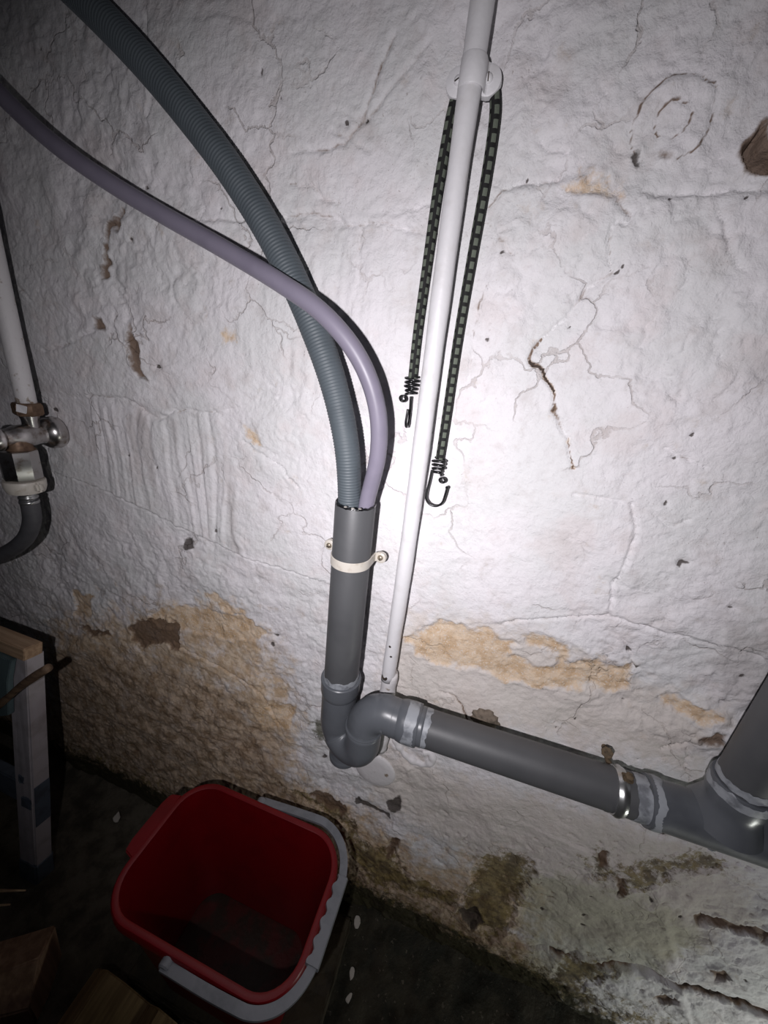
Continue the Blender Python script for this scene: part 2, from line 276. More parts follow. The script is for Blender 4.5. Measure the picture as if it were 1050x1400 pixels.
def prism(name, poly, extr, origin, ex, ey, bevel=0.0):
    """polygon in plane (ex, ey) at origin extruded along ex x ey by extr"""
    ex, ey = Vector(ex).normalized(), Vector(ey).normalized()
    ez = ex.cross(ey)
    O = Vector(origin)
    bm = bmesh.new()
    vs = [bm.verts.new(O + ex * u + ey * v) for u, v in poly]
    f = bm.faces.new(vs)
    r = bmesh.ops.extrude_face_region(bm, geom=[f])
    for v in r['geom']:
        if isinstance(v, bmesh.types.BMVert):
            v.co += ez * extr
    bmesh.ops.recalc_face_normals(bm, faces=bm.faces)
    if bevel:
        es = [e for e in bm.edges if e.calc_face_angle(0) > 0.6]
        bmesh.ops.bevel(bm, geom=es, offset=bevel, segments=2, affect='EDGES')
    me = bpy.data.meshes.new(name)
    bm.to_mesh(me)
    bm.free()
    return me

def join_meshes(name, meshes):
    bm = bmesh.new()
    for m in meshes:
        bm.from_mesh(m)
    me = bpy.data.meshes.new(name)
    bm.to_mesh(me)
    bm.free()
    for m in meshes:
        bpy.data.meshes.remove(m)
    return me

def rot_to(axis, roll=0.0):
    return Vector(axis).to_track_quat('Z', 'Y').to_matrix().to_4x4() @ Matrix.Rotation(roll, 4, 'Z')

# ------------------------------------------------------------------ materials
def node_mat(name):
    m = bpy.data.materials.new(name)
    m.use_nodes = True
    nt = m.node_tree
    bsdf = nt.nodes['Principled BSDF']
    return m, nt, bsdf

def N(nt, kind, **kw):
    n = nt.nodes.new(kind)
    for k, v in kw.items():
        if k.startswith('i_'):
            key = k[2:]
            key = int(key) if key.isdigit() else key.replace('_', ' ')
            n.inputs[key].default_value = v
        else:
            setattr(n, k, v)
    return n

def mixc(nt, fac, a, b, blend='MIX'):
    n = nt.nodes.new('ShaderNodeMix')
    n.data_type = 'RGBA'
    n.blend_type = blend
    for sock, val in ((n.inputs[0], fac), (n.inputs[6], a), (n.inputs[7], b)):
        if hasattr(val, 'is_output') or isinstance(val, bpy.types.NodeSocket):
            nt.links.new(val, sock)
        else:
            sock.default_value = val if not isinstance(val, tuple) else (*val[:3], 1.0)
    return n.outputs[2]

def mth(nt, op, a, b=None, c=None, clamp=False):
    n = nt.nodes.new('ShaderNodeMath')
    n.operation = op
    n.use_clamp = clamp
    for i, v in enumerate((a, b, c)):
        if v is None:
            continue
        if isinstance(v, bpy.types.NodeSocket):
            nt.links.new(v, n.inputs[i])
        else:
            n.inputs[i].default_value = v
    return n.outputs[0]

def ramp(nt, v, lo, hi):
    n = nt.nodes.new('ShaderNodeMapRange')
    n.interpolation_type = 'SMOOTHSTEP'
    nt.links.new(v, n.inputs[0])
    n.inputs[1].default_value = lo
    n.inputs[2].default_value = hi
    return n.outputs[0]

def noise(nt, vec, scale, detail=4.0, rough=0.55, dist=0.0):
    n = nt.nodes.new('ShaderNodeTexNoise')
    n.inputs['Scale'].default_value = scale
    n.inputs['Detail'].default_value = detail
    n.inputs['Roughness'].default_value = rough
    n.inputs['Distortion'].default_value = dist
    nt.links.new(vec, n.inputs['Vector'])
    return n.outputs[0]

def surf(name, col, col2=None, rough=0.5, metal=0.0, scale=60.0, lo=0.45, hi=0.7, bump=0.0, bscale=300.0, stretch=None, spec=0.5, rvar=0.0):
    """procedural material: base colour with noise blotches of col2, fine bump"""
    m, nt, b = node_mat(name)
    tc = N(nt, 'ShaderNodeTexCoord').outputs['Object']
    if stretch:
        mp = N(nt, 'ShaderNodeMapping')
        mp.inputs['Scale'].default_value = stretch
        nt.links.new(tc, mp.inputs[0])
        tc = mp.outputs[0]
    nz = noise(nt, tc, scale)
    f = ramp(nt, nz, lo, hi)
    col2 = col2 or tuple(c * 0.8 for c in col)
    nt.links.new(mixc(nt, f, col, col2), b.inputs['Base Color'])
    b.inputs['Roughness'].default_value = rough
    if rvar:
        r = N(nt, 'ShaderNodeMapRange')
        nt.links.new(noise(nt, tc, scale * 2.3), r.inputs[0])
        r.inputs[3].default_value = rough - rvar
        r.inputs[4].default_value = rough + rvar
        nt.links.new(r.outputs[0], b.inputs['Roughness'])
    b.inputs['Metallic'].default_value = metal
    b.inputs['Specular IOR Level'].default_value = spec
    if bump:
        bp = N(nt, 'ShaderNodeBump')
        bp.inputs['Strength'].default_value = 1.0
        bp.inputs['Distance'].default_value = bump
        nt.links.new(noise(nt, tc, bscale), bp.inputs['Height'])
        nt.links.new(bp.outputs[0], b.inputs['Normal'])
    return m

def wood(name, c1, c2, axis='X', scale=1.0, rough=0.7):
    st = {'X': (3, 40, 40), 'Y': (40, 3, 40), 'Z': (40, 40, 3)}[axis]
    return surf(name, c1, c2, rough=rough, scale=2.2 * scale, lo=0.35, hi=0.65, bump=0.0006, bscale=5.0, stretch=st)

M = {}
M['pvc'] = surf('grey_pvc', (0.088, 0.090, 0.095), (0.076, 0.078, 0.083), rough=0.5, scale=14, bump=0.00008, bscale=180, rvar=0.06)
M['pvc_fit'] = surf('grey_pvc_fitting', (0.118, 0.127, 0.142), (0.092, 0.099, 0.112), rough=0.34, scale=22, bump=0.0001, bscale=150, rvar=0.08)
M['cement'] = surf('solvent_cement_smear', (0.34, 0.36, 0.39), (0.17, 0.18, 0.20), rough=0.45, scale=60, lo=0.46, hi=0.66, bump=0.0004, bscale=160)
M['rubber'] = surf('black_rubber', (0.006, 0.006, 0.007), (0.012, 0.012, 0.013), rough=0.22, scale=80, bump=0.0006, bscale=200)
M['ribbed'] = surf('ribbed_hose_grey', (0.090, 0.108, 0.122), (0.078, 0.094, 0.107), rough=0.55, scale=30)
M['smooth'] = surf('lilac_grey_hose', (0.225, 0.205, 0.265), (0.200, 0.182, 0.238), rough=0.42, scale=25, rvar=0.05)
M['taphose'] = surf('dark_grey_hose', (0.075, 0.075, 0.082), (0.06, 0.06, 0.066), rough=0.5, scale=60, bump=0.0002, bscale=400)
M['wpaint'] = surf('white_paint', (0.72, 0.71, 0.73), (0.62, 0.60, 0.60), rough=0.45, scale=40, lo=0.5, hi=0.8, bump=0.0005, bscale=130)
M['wpaint_chip'] = surf('chipped_white_paint', (0.70, 0.68, 0.69), (0.30, 0.24, 0.19), rough=0.55, scale=70, lo=0.62, hi=0.70, bump=0.0008, bscale=110)
M['chip'] = surf('bare_dark_metal', (0.03, 0.022, 0.018), (0.07, 0.05, 0.035), rough=0.7, scale=150)
M['cream'] = surf('cream_plastic', (0.62, 0.58, 0.52), (0.50, 0.45, 0.38), rough=0.4, scale=90, lo=0.5, hi=0.75, bump=0.0003, bscale=150)
M['screw'] = surf('dull_zinc_screw', (0.42, 0.36, 0.28), (0.2, 0.15, 0.1), rough=0.45, metal=0.7, scale=200)
M['zinc'] = surf('zinc_plated_clip', (0.55, 0.56, 0.56), (0.35, 0.35, 0.34), rough=0.28, metal=0.9, scale=70)
M['rust'] = surf('rusty_nut', (0.12, 0.085, 0.05), (0.05, 0.035, 0.02), rough=0.8, scale=180, bump=0.001, bscale=250)
M['chrome'] = surf('worn_chrome', (0.58, 0.56, 0.55), (0.22, 0.17, 0.13), rough=0.28, metal=1.0, scale=60, lo=0.5, hi=0.75)
M['brass'] = surf('tarnished_brass', (0.20, 0.13, 0.085), (0.09, 0.05, 0.035), rough=0.5, metal=0.5, scale=90)
M['wire'] = surf('black_coated_wire', (0.008, 0.008, 0.009), (0.016, 0.016, 0.017), rough=0.25, scale=120)
M['red'] = surf('red_bucket_plastic', (0.19, 0.002, 0.0055), (0.16, 0.002, 0.005), rough=0.38, scale=18, rvar=0.06)
M['base_shade'] = surf('bucket_base_shade', (0.075, 0.012, 0.010), (0.030, 0.018, 0.012), rough=0.5, scale=28, lo=0.4, hi=0.6, bump=0.0008, bscale=120)  # dark mottled colour standing in for the shade inside the bucket
M['greyp'] = surf('grey_handle_plastic', (0.25, 0.26, 0.285), (0.20, 0.21, 0.23), rough=0.45, scale=50, bump=0.0002, bscale=200)
M['firewood'] = wood('split_firewood', (0.32, 0.20, 0.13), (0.20, 0.115, 0.07), 'Z')
M['firewood_y'] = wood('split_firewood_tan', (0.30, 0.20, 0.09), (0.18, 0.11, 0.045), 'Y')
M['pine'] = wood('raw_pine', (0.52, 0.36, 0.23), (0.36, 0.23, 0.14), 'X', 1.4)
M['teal'] = surf('teal_painted_board', (0.115, 0.165, 0.175), (0.09, 0.13, 0.14), rough=0.55, scale=20, bump=0.0003, bscale=60)
M['white_post'] = surf('scuffed_white_post', (0.50, 0.47, 0.50), (0.36, 0.33, 0.34), rough=0.6, scale=28, lo=0.45, hi=0.75, bump=0.0006, bscale=60)
M['bluepaint'] = surf('blue_grey_paint', (0.10, 0.125, 0.165), (0.07, 0.085, 0.11), rough=0.6, scale=40)
M['twig'] = wood('dry_stick', (0.20, 0.13, 0.08), (0.09, 0.055, 0.035), 'X')
M['stone'] = surf('rough_brown_stone', (0.20, 0.16, 0.125), (0.10, 0.08, 0.06), rough=0.9, scale=120, bump=0.002, bscale=160)
M['flake'] = surf('plaster_flake', (0.55, 0.52, 0.48), (0.38, 0.35, 0.30), rough=0.9, scale=90, bump=0.0006, bscale=120)
M['conc'] = surf('damp_concrete', (0.050, 0.040, 0.022), (0.026, 0.021, 0.013), rough=0.75, scale=25, bump=0.001, bscale=120)

# bungee cord: black braid with a checker of pale green dashes (cord UV: metres along, turns around)
m, nt, b = node_mat('bungee_braid')
uv = N(nt, 'ShaderNodeUVMap').outputs[0]
sep = N(nt, 'ShaderNodeSeparateXYZ')
nt.links.new(uv, sep.inputs[0])
around = mth(nt, 'MULTIPLY', mth(nt, 'ADD', sep.outputs[1], 0.085), 4.0)
cell = mth(nt, 'FLOOR', around)
lane = mth(nt, 'FRACT', around)
along = mth(nt, 'ADD', mth(nt, 'MULTIPLY', sep.outputs[0], 1 / 0.0098), mth(nt, 'MULTIPLY', cell, 0.5))
fr = mth(nt, 'FRACT', along)
dash = mth(nt, 'MULTIPLY', mth(nt, 'LESS_THAN', fr, 0.64), mth(nt, 'LESS_THAN', mth(nt, 'ABSOLUTE', mth(nt, 'SUBTRACT', lane, 0.5)), 0.29))
fine = noise(nt, N(nt, 'ShaderNodeTexCoord').outputs['Object'], 900)
green = mixc(nt, fine, (0.075, 0.09, 0.068), (0.15, 0.17, 0.135))
nt.links.new(mixc(nt, dash, (0.006, 0.006, 0.006), green), b.inputs['Base Color'])
b.inputs['Roughness'].default_value = 0.8
bp = N(nt, 'ShaderNodeBump')
bp.inputs['Distance'].default_value = 0.0004
nt.links.new(dash, bp.inputs['Height'])
nt.links.new(bp.outputs[0], b.inputs['Normal'])
M['bungee'] = m

# ------------------------------------------------------------------ noise on arrays (for wall and floor relief)
def vnoise(x, y, seed=0):
    xi = np.floor(x).astype(np.int64)
    yi = np.floor(y).astype(np.int64)
    xf, yf = x - xi, y - yi
    def h(a, c):
        n = (a * 374761393 + c * 668265263 + seed * 1274126177) & 0xFFFFFFFF
        n = ((n ^ (n >> 13)) * 1274126177) & 0xFFFFFFFF
        return ((n ^ (n >> 16)) & 0xFFFF) / 65535.0
    u = xf * xf * xf * (xf * (xf * 6 - 15) + 10)
    v = yf * yf * yf * (yf * (yf * 6 - 15) + 10)
    a, b_, c, d = h(xi, yi), h(xi + 1, yi), h(xi, yi + 1), h(xi + 1, yi + 1)
    return (a * (1 - u) + b_ * u) * (1 - v) + (c * (1 - u) + d * u) * v

def fbm(x, y, oct=4, seed=0, gain=0.5):
    t, amp, tot = 0.0, 1.0, 0.0
    for i in range(oct):
        c, s = math.cos(0.7 * i + 0.3), math.sin(0.7 * i + 0.3)
        t = t + amp * vnoise((x * c - y * s) * 2 ** i + 17.3 * i, (x * s + y * c) * 2 ** i - 9.1 * i, seed + i)
        tot += amp
        amp *= gain
    return t / tot

def sstep(a, b_, x):
    t = np.clip((x - a) / (b_ - a), 0, 1)
    return t * t * (3 - 2 * t)

def seg_dist(px, pz, a, b_):
    ax, az = a
    dx, dz = b_[0] - ax, b_[1] - az
    L = dx * dx + dz * dz + 1e-12
    t = np.clip(((px - ax) * dx + (pz - az) * dz) / L, 0, 1)
    ex, ez = px - (ax + t * dx), pz - (az + t * dz)
    side = dx * (pz - az) - dz * (px - ax)
    return np.sqrt(ex * ex + ez * ez), side

def poly_sdf(px, pz, poly):
    """positive inside"""
    dist = np.full(px.shape, 1e9)
    inside = np.zeros(px.shape, bool)
    n = len(poly)
    for i in range(n):
        a, b_ = poly[i], poly[(i + 1) % n]
        d, _ = seg_dist(px, pz, a, b_)
        dist = np.minimum(dist, d)
        cond = ((a[1] > pz) != (b_[1] > pz))
        dz = (b_[1] - a[1]) if abs(b_[1] - a[1]) > 1e-12 else 1e-12
        xc = (b_[0] - a[0]) * (pz - a[1]) / dz + a[0]
        inside ^= cond & (px < xc)
    return np.where(inside, dist, -dist)

def axis_samples(lo, a, b_, hi, fine, coarse):
    return np.concatenate([np.arange(lo, a, coarse), np.arange(a, b_, fine), np.arange(b_, hi + coarse, coarse)])

def grid_mesh(name, X, Y, Z):
    nr, nc = X.shape
    co = np.stack([X, Y, Z], -1).reshape(-1, 3).astype(np.float32)
    idx = np.arange(nr * nc).reshape(nr, nc)
    q = np.stack([idx[:-1, :-1], idx[:-1, 1:], idx[1:, 1:], idx[1:, :-1]], -1).reshape(-1, 4).astype(np.int32)
    me = bpy.data.meshes.new(name)
    me.vertices.add(len(co))
    me.vertices.foreach_set('co', co.ravel())
    me.loops.add(q.size)
    me.loops.foreach_set('vertex_index', q.ravel())
    me.polygons.add(len(q))
    me.polygons.foreach_set('loop_start', np.arange(0, q.size, 4, dtype=np.int32))
    me.polygons.foreach_set('use_smooth', np.ones(len(q), bool))
    me.update(calc_edges=True)
    return me

# ------------------------------------------------------------------ the wall
wx = axis_samples(-1.75, -1.02, 0.64, 1.30, 0.0022, 0.014)
wz = axis_samples(-0.06, -0.02, 1.46, 1.95, 0.0022, 0.014)
PX, PZ = np.meshgrid(wx, wz)
jx = (fbm(PX * 55, PZ * 55, 4, 3) - .5) * 0.016          # wobble that frays every outline
jz = (fbm(PX * 55, PZ * 55, 4, 11) - .5) * 0.016
QX, QZ = PX + jx, PZ + jz
jx2 = (fbm(PX * 90, PZ * 90, 3, 23) - .5) * 0.006
jz2 = (fbm(PX * 90, PZ * 90, 3, 31) - .5) * 0.006
CX, CZ = PX + jx2, PZ + jz2

out = np.zeros_like(PX)                                   # + = towards the room
out += (fbm(PX * 3.2, PZ * 3.2, 3, 1) - .5) * 0.016
mid = fbm(PX * 16 + 4 * fbm(PX * 5, PZ * 5, 2, 77), PZ * 20, 4, 2) - .5
ridge = 1 - np.abs(2 * fbm(PX * 11 + 2.0 * fbm(PX * 7, PZ * 7, 3, 5), PZ * 13, 4, 6) - 1) * 2
calm = sstep(.36, .62, fbm(PX * 5, PZ * 5, 3, 40))        # trowelled smooth areas against rough ones
out += mid * 0.010 * (0.3 + 0.7 * calm)
out += ridge * 0.0022 * (0.2 + 0.8 * calm)
out += (fbm(PX * 70, PZ * 70, 3, 9) - .5) * 0.0030 * (0.35 + 0.65 * calm)
crag = np.abs(fbm(QX * 34, QZ * 34, 3, 60) - .5) * 2
out -= np.clip(.10 - crag, 0, 1) * 0.018 * calm            # fine creases
out += (fbm(PX * 190, PZ * 190, 2, 71) - .5) * 0.0010

# coats of limewash flaking at different levels: terraces with crisp edges
tw = fbm(QX * 6, QZ * 6, 3, 301)
tt = fbm(QX * 8 + 1.2 * tw, QZ * 10, 4, 302) * 13
fr_ = tt - np.floor(tt)
terr = np.floor(tt) + sstep(.84, 1.0, fr_)
out += (terr - terr.mean()) * .0011 * sstep(.35, .6, fbm(PX * 4, PZ * 4, 2, 303))

# rubble showing through low down: lumpier
low = sstep(.75, .35, PZ)
out += (fbm(PX * 24, PZ * 26, 4, 15) - .5) * 0.007 * low

masks = {k: np.zeros_like(PX) for k in ('ochre', 'brown', 'dark', 'moss', 'black', 'green', 'grey', 'dirt', 'deep', 'greenish', 'beige')}

def put(mask, val):
    np.maximum(masks[mask], val, out=masks[mask])

for kind, depth, poly in PATCHES:
    xs, zs = [p[0] for p in poly], [p[1] for p in poly]
    c0, c1 = np.searchsorted(wx, [min(xs) - .05, max(xs) + .05])
    r0, r1 = np.searchsorted(wz, [min(zs) - .05, max(zs) + .05])
    sl = (slice(r0, r1), slice(c0, c1))
    if r1 <= r0 or c1 <= c0:
        continue
    wob = 1.5 if (max(xs) - min(xs)) > .05 else .7
    sd = poly_sdf(PX[sl] + jx[sl] * wob, PZ[sl] + jz[sl] * wob, poly)
    soft = .030 if kind in ('moss', 'green', 'grey', 'black') else .010 if kind == 'ochre' else .006
    val = np.clip(sd / soft * .5 + .5, 0, 1)
    out[sl] -= depth * sstep(-.001, .0035, sd)
    lip = np.exp(-((sd + .002) / .0025) ** 2)
    if depth > 0.0015:
        out[sl] += lip * .0012
    if kind == 'hole':
        masks['brown'][sl] = np.maximum(masks['brown'][sl], np.clip((sd + .006) / .006, 0, 1))
        masks['dark'][sl] = np.maximum(masks['dark'][sl], np.clip((sd - .006) / .004, 0, 1))
    else:
        masks[kind][sl] = np.maximum(masks[kind][sl], val)

for w, depth, dark, pl in CRACKS:
    xs, zs = [p[0] for p in pl], [p[1] for p in pl]
    c0, c1 = np.searchsorted(wx, [min(xs) - .03, max(xs) + .03])
    r0, r1 = np.searchsorted(wz, [min(zs) - .03, max(zs) + .03])
    sl = (slice(r0, r1), slice(c0, c1))
    if r1 <= r0 or c1 <= c0:
        continue
    d = np.full(PX[sl].shape, 1e9)
    for a, b_ in zip(pl, pl[1:]):
        d = np.minimum(d, seg_dist(CX[sl], CZ[sl], a, b_)[0])
    vary = .4 + 1.2 * fbm(PX[sl] * 40, PZ[sl] * 40, 2, 51)
    g = np.exp(-(d / (w * .7 * vary + .0009)) ** 2) * sstep(.25, .55, vary)
    out[sl] -= depth * g
    out[sl] += .0003 * np.exp(-((d - .004) / .003) ** 2)
    masks['brown'][sl] = np.maximum(masks['brown'][sl], np.clip(dark * g * 1.1 * np.clip(vary, 0, 1.2), 0, 1))
    if dark > .8:
        masks['dark'][sl] = np.maximum(masks['dark'][sl], np.clip(g * vary - .45, 0, 1) * 1.4)
        masks['ochre'][sl] = np.maximum(masks['ochre'][sl], np.exp(-(d / .0035) ** 2) * .7 * vary)

for step, fade, pl in LEDGES:
    best = np.full(PX.shape, 1e9)
    sg = np.zeros(PX.shape)
    for a, b_ in zip(pl, pl[1:]):
        d, side = seg_dist(CX, CZ, a, b_)
        near = d < best
        best = np.where(near, d, best)
        sg = np.where(near, side, sg)
    s = np.clip(np.where(sg > 0, best, -best) / .004, -1, 1)
    out += .5 * step * s * np.exp(-best / fade)

# float comb strokes
sd = poly_sdf(QX, QZ, COMB)
inside = sstep(-.012, .012, sd)
ph = (PX + .05 * (PZ - .9) + .045 * fbm(PX * 14, PZ * 5, 3, 90)) * 2 * math.pi / .027
st = np.sin(ph) + .5 * np.sin(ph * 2.3 + 1 + 4 * fbm(PX * 20, PZ * 2.5, 2, 92))
out = out * (1 - .45 * inside) + inside * .0011 * st * (.4 + fbm(PX * 25, PZ * 6, 2, 91))
put('grey', inside * (.10 + .75 * sstep(.45, .7, fbm(PX * 38 + PZ * 2, PZ * 3.5, 3, 97))))

# faint vertical strokes, upper middle
sd = poly_sdf(QX, QZ, [(-.33, 1.17), (-.05, 1.17), (-.05, 1.03), (-.33, 1.03)])
inside = sstep(-.02, .02, sd)
out = out * (1 - .5 * inside) + inside * (fbm(PX * 60, PZ * 7, 3, 95) - .5) * .006

# plastered-over round plate with two rings
rx, rz, ra, rb = RING
rr = np.hypot(CX - rx, (CZ - rz))
out += .0018 * sstep(ra + .002, ra - .001, rr)
for rad_ in (ra, rb):
    ringm = np.exp(-((rr - rad_) / .0011) ** 2)
    brk = sstep(.34, .55, fbm(PX * 45, PZ * 45, 2, 120 + int(rad_ * 1e4)))
    out -= .0018 * ringm
    put('brown', ringm * (.25 + .75 * brk) * .8)
# round painted-over cover low down: flatten the plaster behind it
cx_, cz_ = ROUND_CAP
for x, z, s in SPOTS:
    c0, c1 = np.searchsorted(wx, [x - .02, x + .02])
    r0, r1 = np.searchsorted(wz, [z - .02, z + .02])
    sl = (slice(r0, r1), slice(c0, c1))
    d = np.hypot((QX[sl] - x) * (0.8 + (x * 977 % 1) * .7), (QZ[sl] - z) * (0.7 + (z * 733 % 1) * .7))
    g = np.exp(-(d / (s + .0008)) ** 2)
    out[sl] -= .004 * g
    masks['dark'][sl] = np.maximum(masks['dark'][sl], g * .95)

# scattered pits and crumbs, more of them low down
pit = fbm(PX * 120, PZ * 120, 2, 140)
pmask = sstep(.74, .84, pit) * (.25 + .75 * low) * sstep(.42, .6, fbm(PX * 9, PZ * 9, 3, 141))
out -= pmask * .0025
put('brown', pmask * .5)

def region(poly, soft):
    return sstep(-soft, soft, poly_sdf(PX + jx * 1.5, PZ + jz * 1.5, poly))
put('dirt', region(DIRT, .075))
put('deep', region(DIRT_DEEP, .07))
put('greenish', region(GREENISH, .05))
put('beige', region(BEIGE, .06))
# everything near the floor and left of the frame is dirty as well
put('dirt', sstep(.36, .16, PZ) * sstep(.20, -.05, PX))
put('deep', sstep(.30, .05, PZ) * sstep(.20, -.05, PX))
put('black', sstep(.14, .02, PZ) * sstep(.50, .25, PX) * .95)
put('moss', sstep(.22, .05, PZ) * .62)

# keep the plaster behind fixtures reasonably flat
def calm_at(x0, x1, z0, z1, lim):
    m = sstep(.015, 0, np.maximum(np.maximum(x0 - PX, PX - x1), np.maximum(z0 - PZ, PZ - z1)))
    global out
    out = out * (1 - m) + m * np.minimum(out, lim)
calm_at(-.115, -.05, .90, 1.34, -.0010)
calm_at(-.092, -.071, 1.285, 1.34, -.0045)
calm_at(-.10, -.06, .55, 1.95, .002)
calm_at(-.20, -.10, .48, .92, .006)
calm_at(-.20, .60, .56, .66, .008)
calm_at(-.72, -.67, .86, 1.95, .004)
out = np.clip(out, -.05, .016)
near_cap = sstep(.05, .035, np.hypot(PX - cx_, PZ - cz_))
out = out * (1 - near_cap) + near_cap * (out * .35)

wall_me = grid_mesh('wall_back', PX, -out, PZ)
for k, arr in masks.items():
    at = wall_me.attributes.new('m_' + k, 'FLOAT', 'POINT')
    at.data.foreach_set('value', np.clip(arr, 0, 1).astype(np.float32).ravel())

m, nt, b = node_mat('whitewashed_plaster')
oc = N(nt, 'ShaderNodeTexCoord').outputs['Object']
def att(n_):
    a = N(nt, 'ShaderNodeAttribute', attribute_name='m_' + n_)
    return a.outputs['Fac']
n_fine = noise(nt, oc, 260, 5, .65)
n_mid = noise(nt, oc, 60, 5, .6)
n_big = noise(nt, oc, 9, 4, .55)
n_spk = noise(nt, oc, 420, 3, .6)
def crisp(name, k=.9, lo=.42, hi=.58, grain=None):
    v = mth(nt, 'ADD', att(name), mth(nt, 'MULTIPLY', mth(nt, 'SUBTRACT', grain or n_mid, .5), k))
    return ramp(nt, v, lo, hi)
white = mixc(nt, ramp(nt, n_big, .38, .62), (0.79, 0.765, 0.79), (0.72, 0.715, 0.725))
white = mixc(nt, mth(nt, 'MULTIPLY', ramp(nt, noise(nt, oc, 14, 5, .6), .5, .66), .5), white, (0.70, 0.635, 0.635))
white = mixc(nt, mth(nt, 'MULTIPLY', ramp(nt, n_mid, .5, .72), .35), white, (0.60, 0.575, 0.58))
white = mixc(nt, mth(nt, 'MULTIPLY', ramp(nt, n_fine, .58, .74), .35), white, (0.46, 0.42, 0.41))
smud = ramp(nt, noise(nt, oc, 24, 7, .68), .52, .70)
white = mixc(nt, mth(nt, 'MULTIPLY', smud, .42), white, (0.53, 0.485, 0.475))
# hairline crazing in the limewash
wv = N(nt, 'ShaderNodeVectorMath', operation='MULTIPLY_ADD')
nv = N(nt, 'ShaderNodeTexNoise')
nv.inputs['Scale'].default_value = 26
nv.inputs['Detail'].default_value = 5
nt.links.new(oc, nv.inputs['Vector'])
nt.links.new(nv.outputs['Color'], wv.inputs[0])
wv.inputs[1].default_value = (.07, .07, .07)
nt.links.new(oc, wv.inputs[2])
vo = N(nt, 'ShaderNodeTexVoronoi', feature='DISTANCE_TO_EDGE')
vo.inputs['Scale'].default_value = 10.5
nt.links.new(wv.outputs[0], vo.inputs['Vector'])
hair = mth(nt, 'MULTIPLY', ramp(nt, vo.outputs['Distance'], .020, .004), ramp(nt, noise(nt, oc, 8, 3, .5), .47, .62))
white = mixc(nt, mth(nt, 'MULTIPLY', hair, .42), white, (0.36, 0.30, 0.27))
# beige lime tone and dirt
c = mixc(nt, mth(nt, 'MULTIPLY', crisp('beige', 1.1, .3, .9), .60), white, (0.62, 0.55, 0.485))
dirtcol = mixc(nt, ramp(nt, noise(nt, oc, 45, 6, .7), .38, .6), (0.66, 0.525, 0.385), (0.48, 0.335, 0.20))
c = mixc(nt, mth(nt, 'MULTIPLY', crisp('dirt', 2.8, .25, 1.15, noise(nt, oc, 30, 7, .7)), .92), c, dirtcol)
deepcol = mixc(nt, ramp(nt, noise(nt, oc, 38, 6, .7), .42, .6), (0.54, 0.42, 0.315), (0.22, 0.145, 0.085))
c = mixc(nt, mth(nt, 'MULTIPLY', crisp('deep', 2.4, .30, 1.05, noise(nt, oc, 34, 7, .72)), .80), c, deepcol)
c = mixc(nt, mth(nt, 'MULTIPLY', crisp('greenish', 1.0, .3, .8), .55), c, (0.44, 0.43, 0.30))
c = mixc(nt, mth(nt, 'MULTIPLY', crisp('grey', .4, .1, .9), .55), c, (0.42, 0.385, 0.38))
ochre = mixc(nt, ramp(nt, n_mid, .4, .62), (0.72, 0.56, 0.40), (0.58, 0.40, 0.235))
ochre = mixc(nt, ramp(nt, n_spk, .55, .68), ochre, (0.76, 0.68, 0.60))
c = mixc(nt, mth(nt, 'MULTIPLY', crisp('ochre', 2.0, .38, .85, noise(nt, oc, 32, 8, .72)), .88), c, ochre)
moss = mixc(nt, ramp(nt, n_mid, .4, .6), (0.24, 0.18, 0.06), (0.09, 0.065, 0.025))
c = mixc(nt, mth(nt, 'MULTIPLY', crisp('moss', 2.4, .40, .80, noise(nt, oc, 70, 7, .78)), .85), c, moss)
c = mixc(nt, mth(nt, 'MULTIPLY', crisp('green', .9), .8), c, (0.075, 0.075, 0.035))
brown = mixc(nt, n_fine, (0.24, 0.155, 0.10), (0.10, 0.062, 0.04))
c = mixc(nt, mth(nt, 'MULTIPLY', crisp('brown', 1.1, .25, .75, n_mid), .92), c, brown)
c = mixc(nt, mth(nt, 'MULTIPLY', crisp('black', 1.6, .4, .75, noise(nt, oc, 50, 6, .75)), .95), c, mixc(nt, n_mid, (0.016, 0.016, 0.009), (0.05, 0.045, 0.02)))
c = mixc(nt, mth(nt, 'MULTIPLY', crisp('dark', .4, .3, .6, n_fine), .9), c, (0.055, 0.042, 0.036))
# peppering of dirt specks
spk = mth(nt, 'MULTIPLY', ramp(nt, n_spk, .665, .70), ramp(nt, noise(nt, oc, 6, 3, .5), .45, .65))
c = mixc(nt, mth(nt, 'MULTIPLY', spk, .6), c, (0.22, 0.17, 0.14))
nt.links.new(c, b.inputs['Base Color'])
b.inputs['Roughness'].default_value = 0.86
b.inputs['Specular IOR Level'].default_value = 0.25
bp1 = N(nt, 'ShaderNodeBump')
bp1.inputs['Distance'].default_value = 0.0016
nt.links.new(mth(nt, 'SUBTRACT', noise(nt, oc, 170, 6, .62), mth(nt, 'MULTIPLY', hair, .5)), bp1.inputs['Height'])
bp2 = N(nt, 'ShaderNodeBump')
bp2.inputs['Distance'].default_value = 0.0028
nt.links.new(noise(nt, oc, 55, 5, .6, .4), bp2.inputs['Height'])
nt.links.new(bp2.outputs[0], bp1.inputs['Normal'])
nt.links.new(bp1.outputs[0], b.inputs['Normal'])
wall = link('wall_back', wall_me, m)
tag(wall, kind='structure', label='rough whitewashed rubble wall with peeling ochre patches')

def wall_out(x, z):
    """how far the plaster stands out at (x, z)"""
    i, j = min(np.searchsorted(wz, z), len(wz) - 1), min(np.searchsorted(wx, x), len(wx) - 1)
    return float(out[i, j])

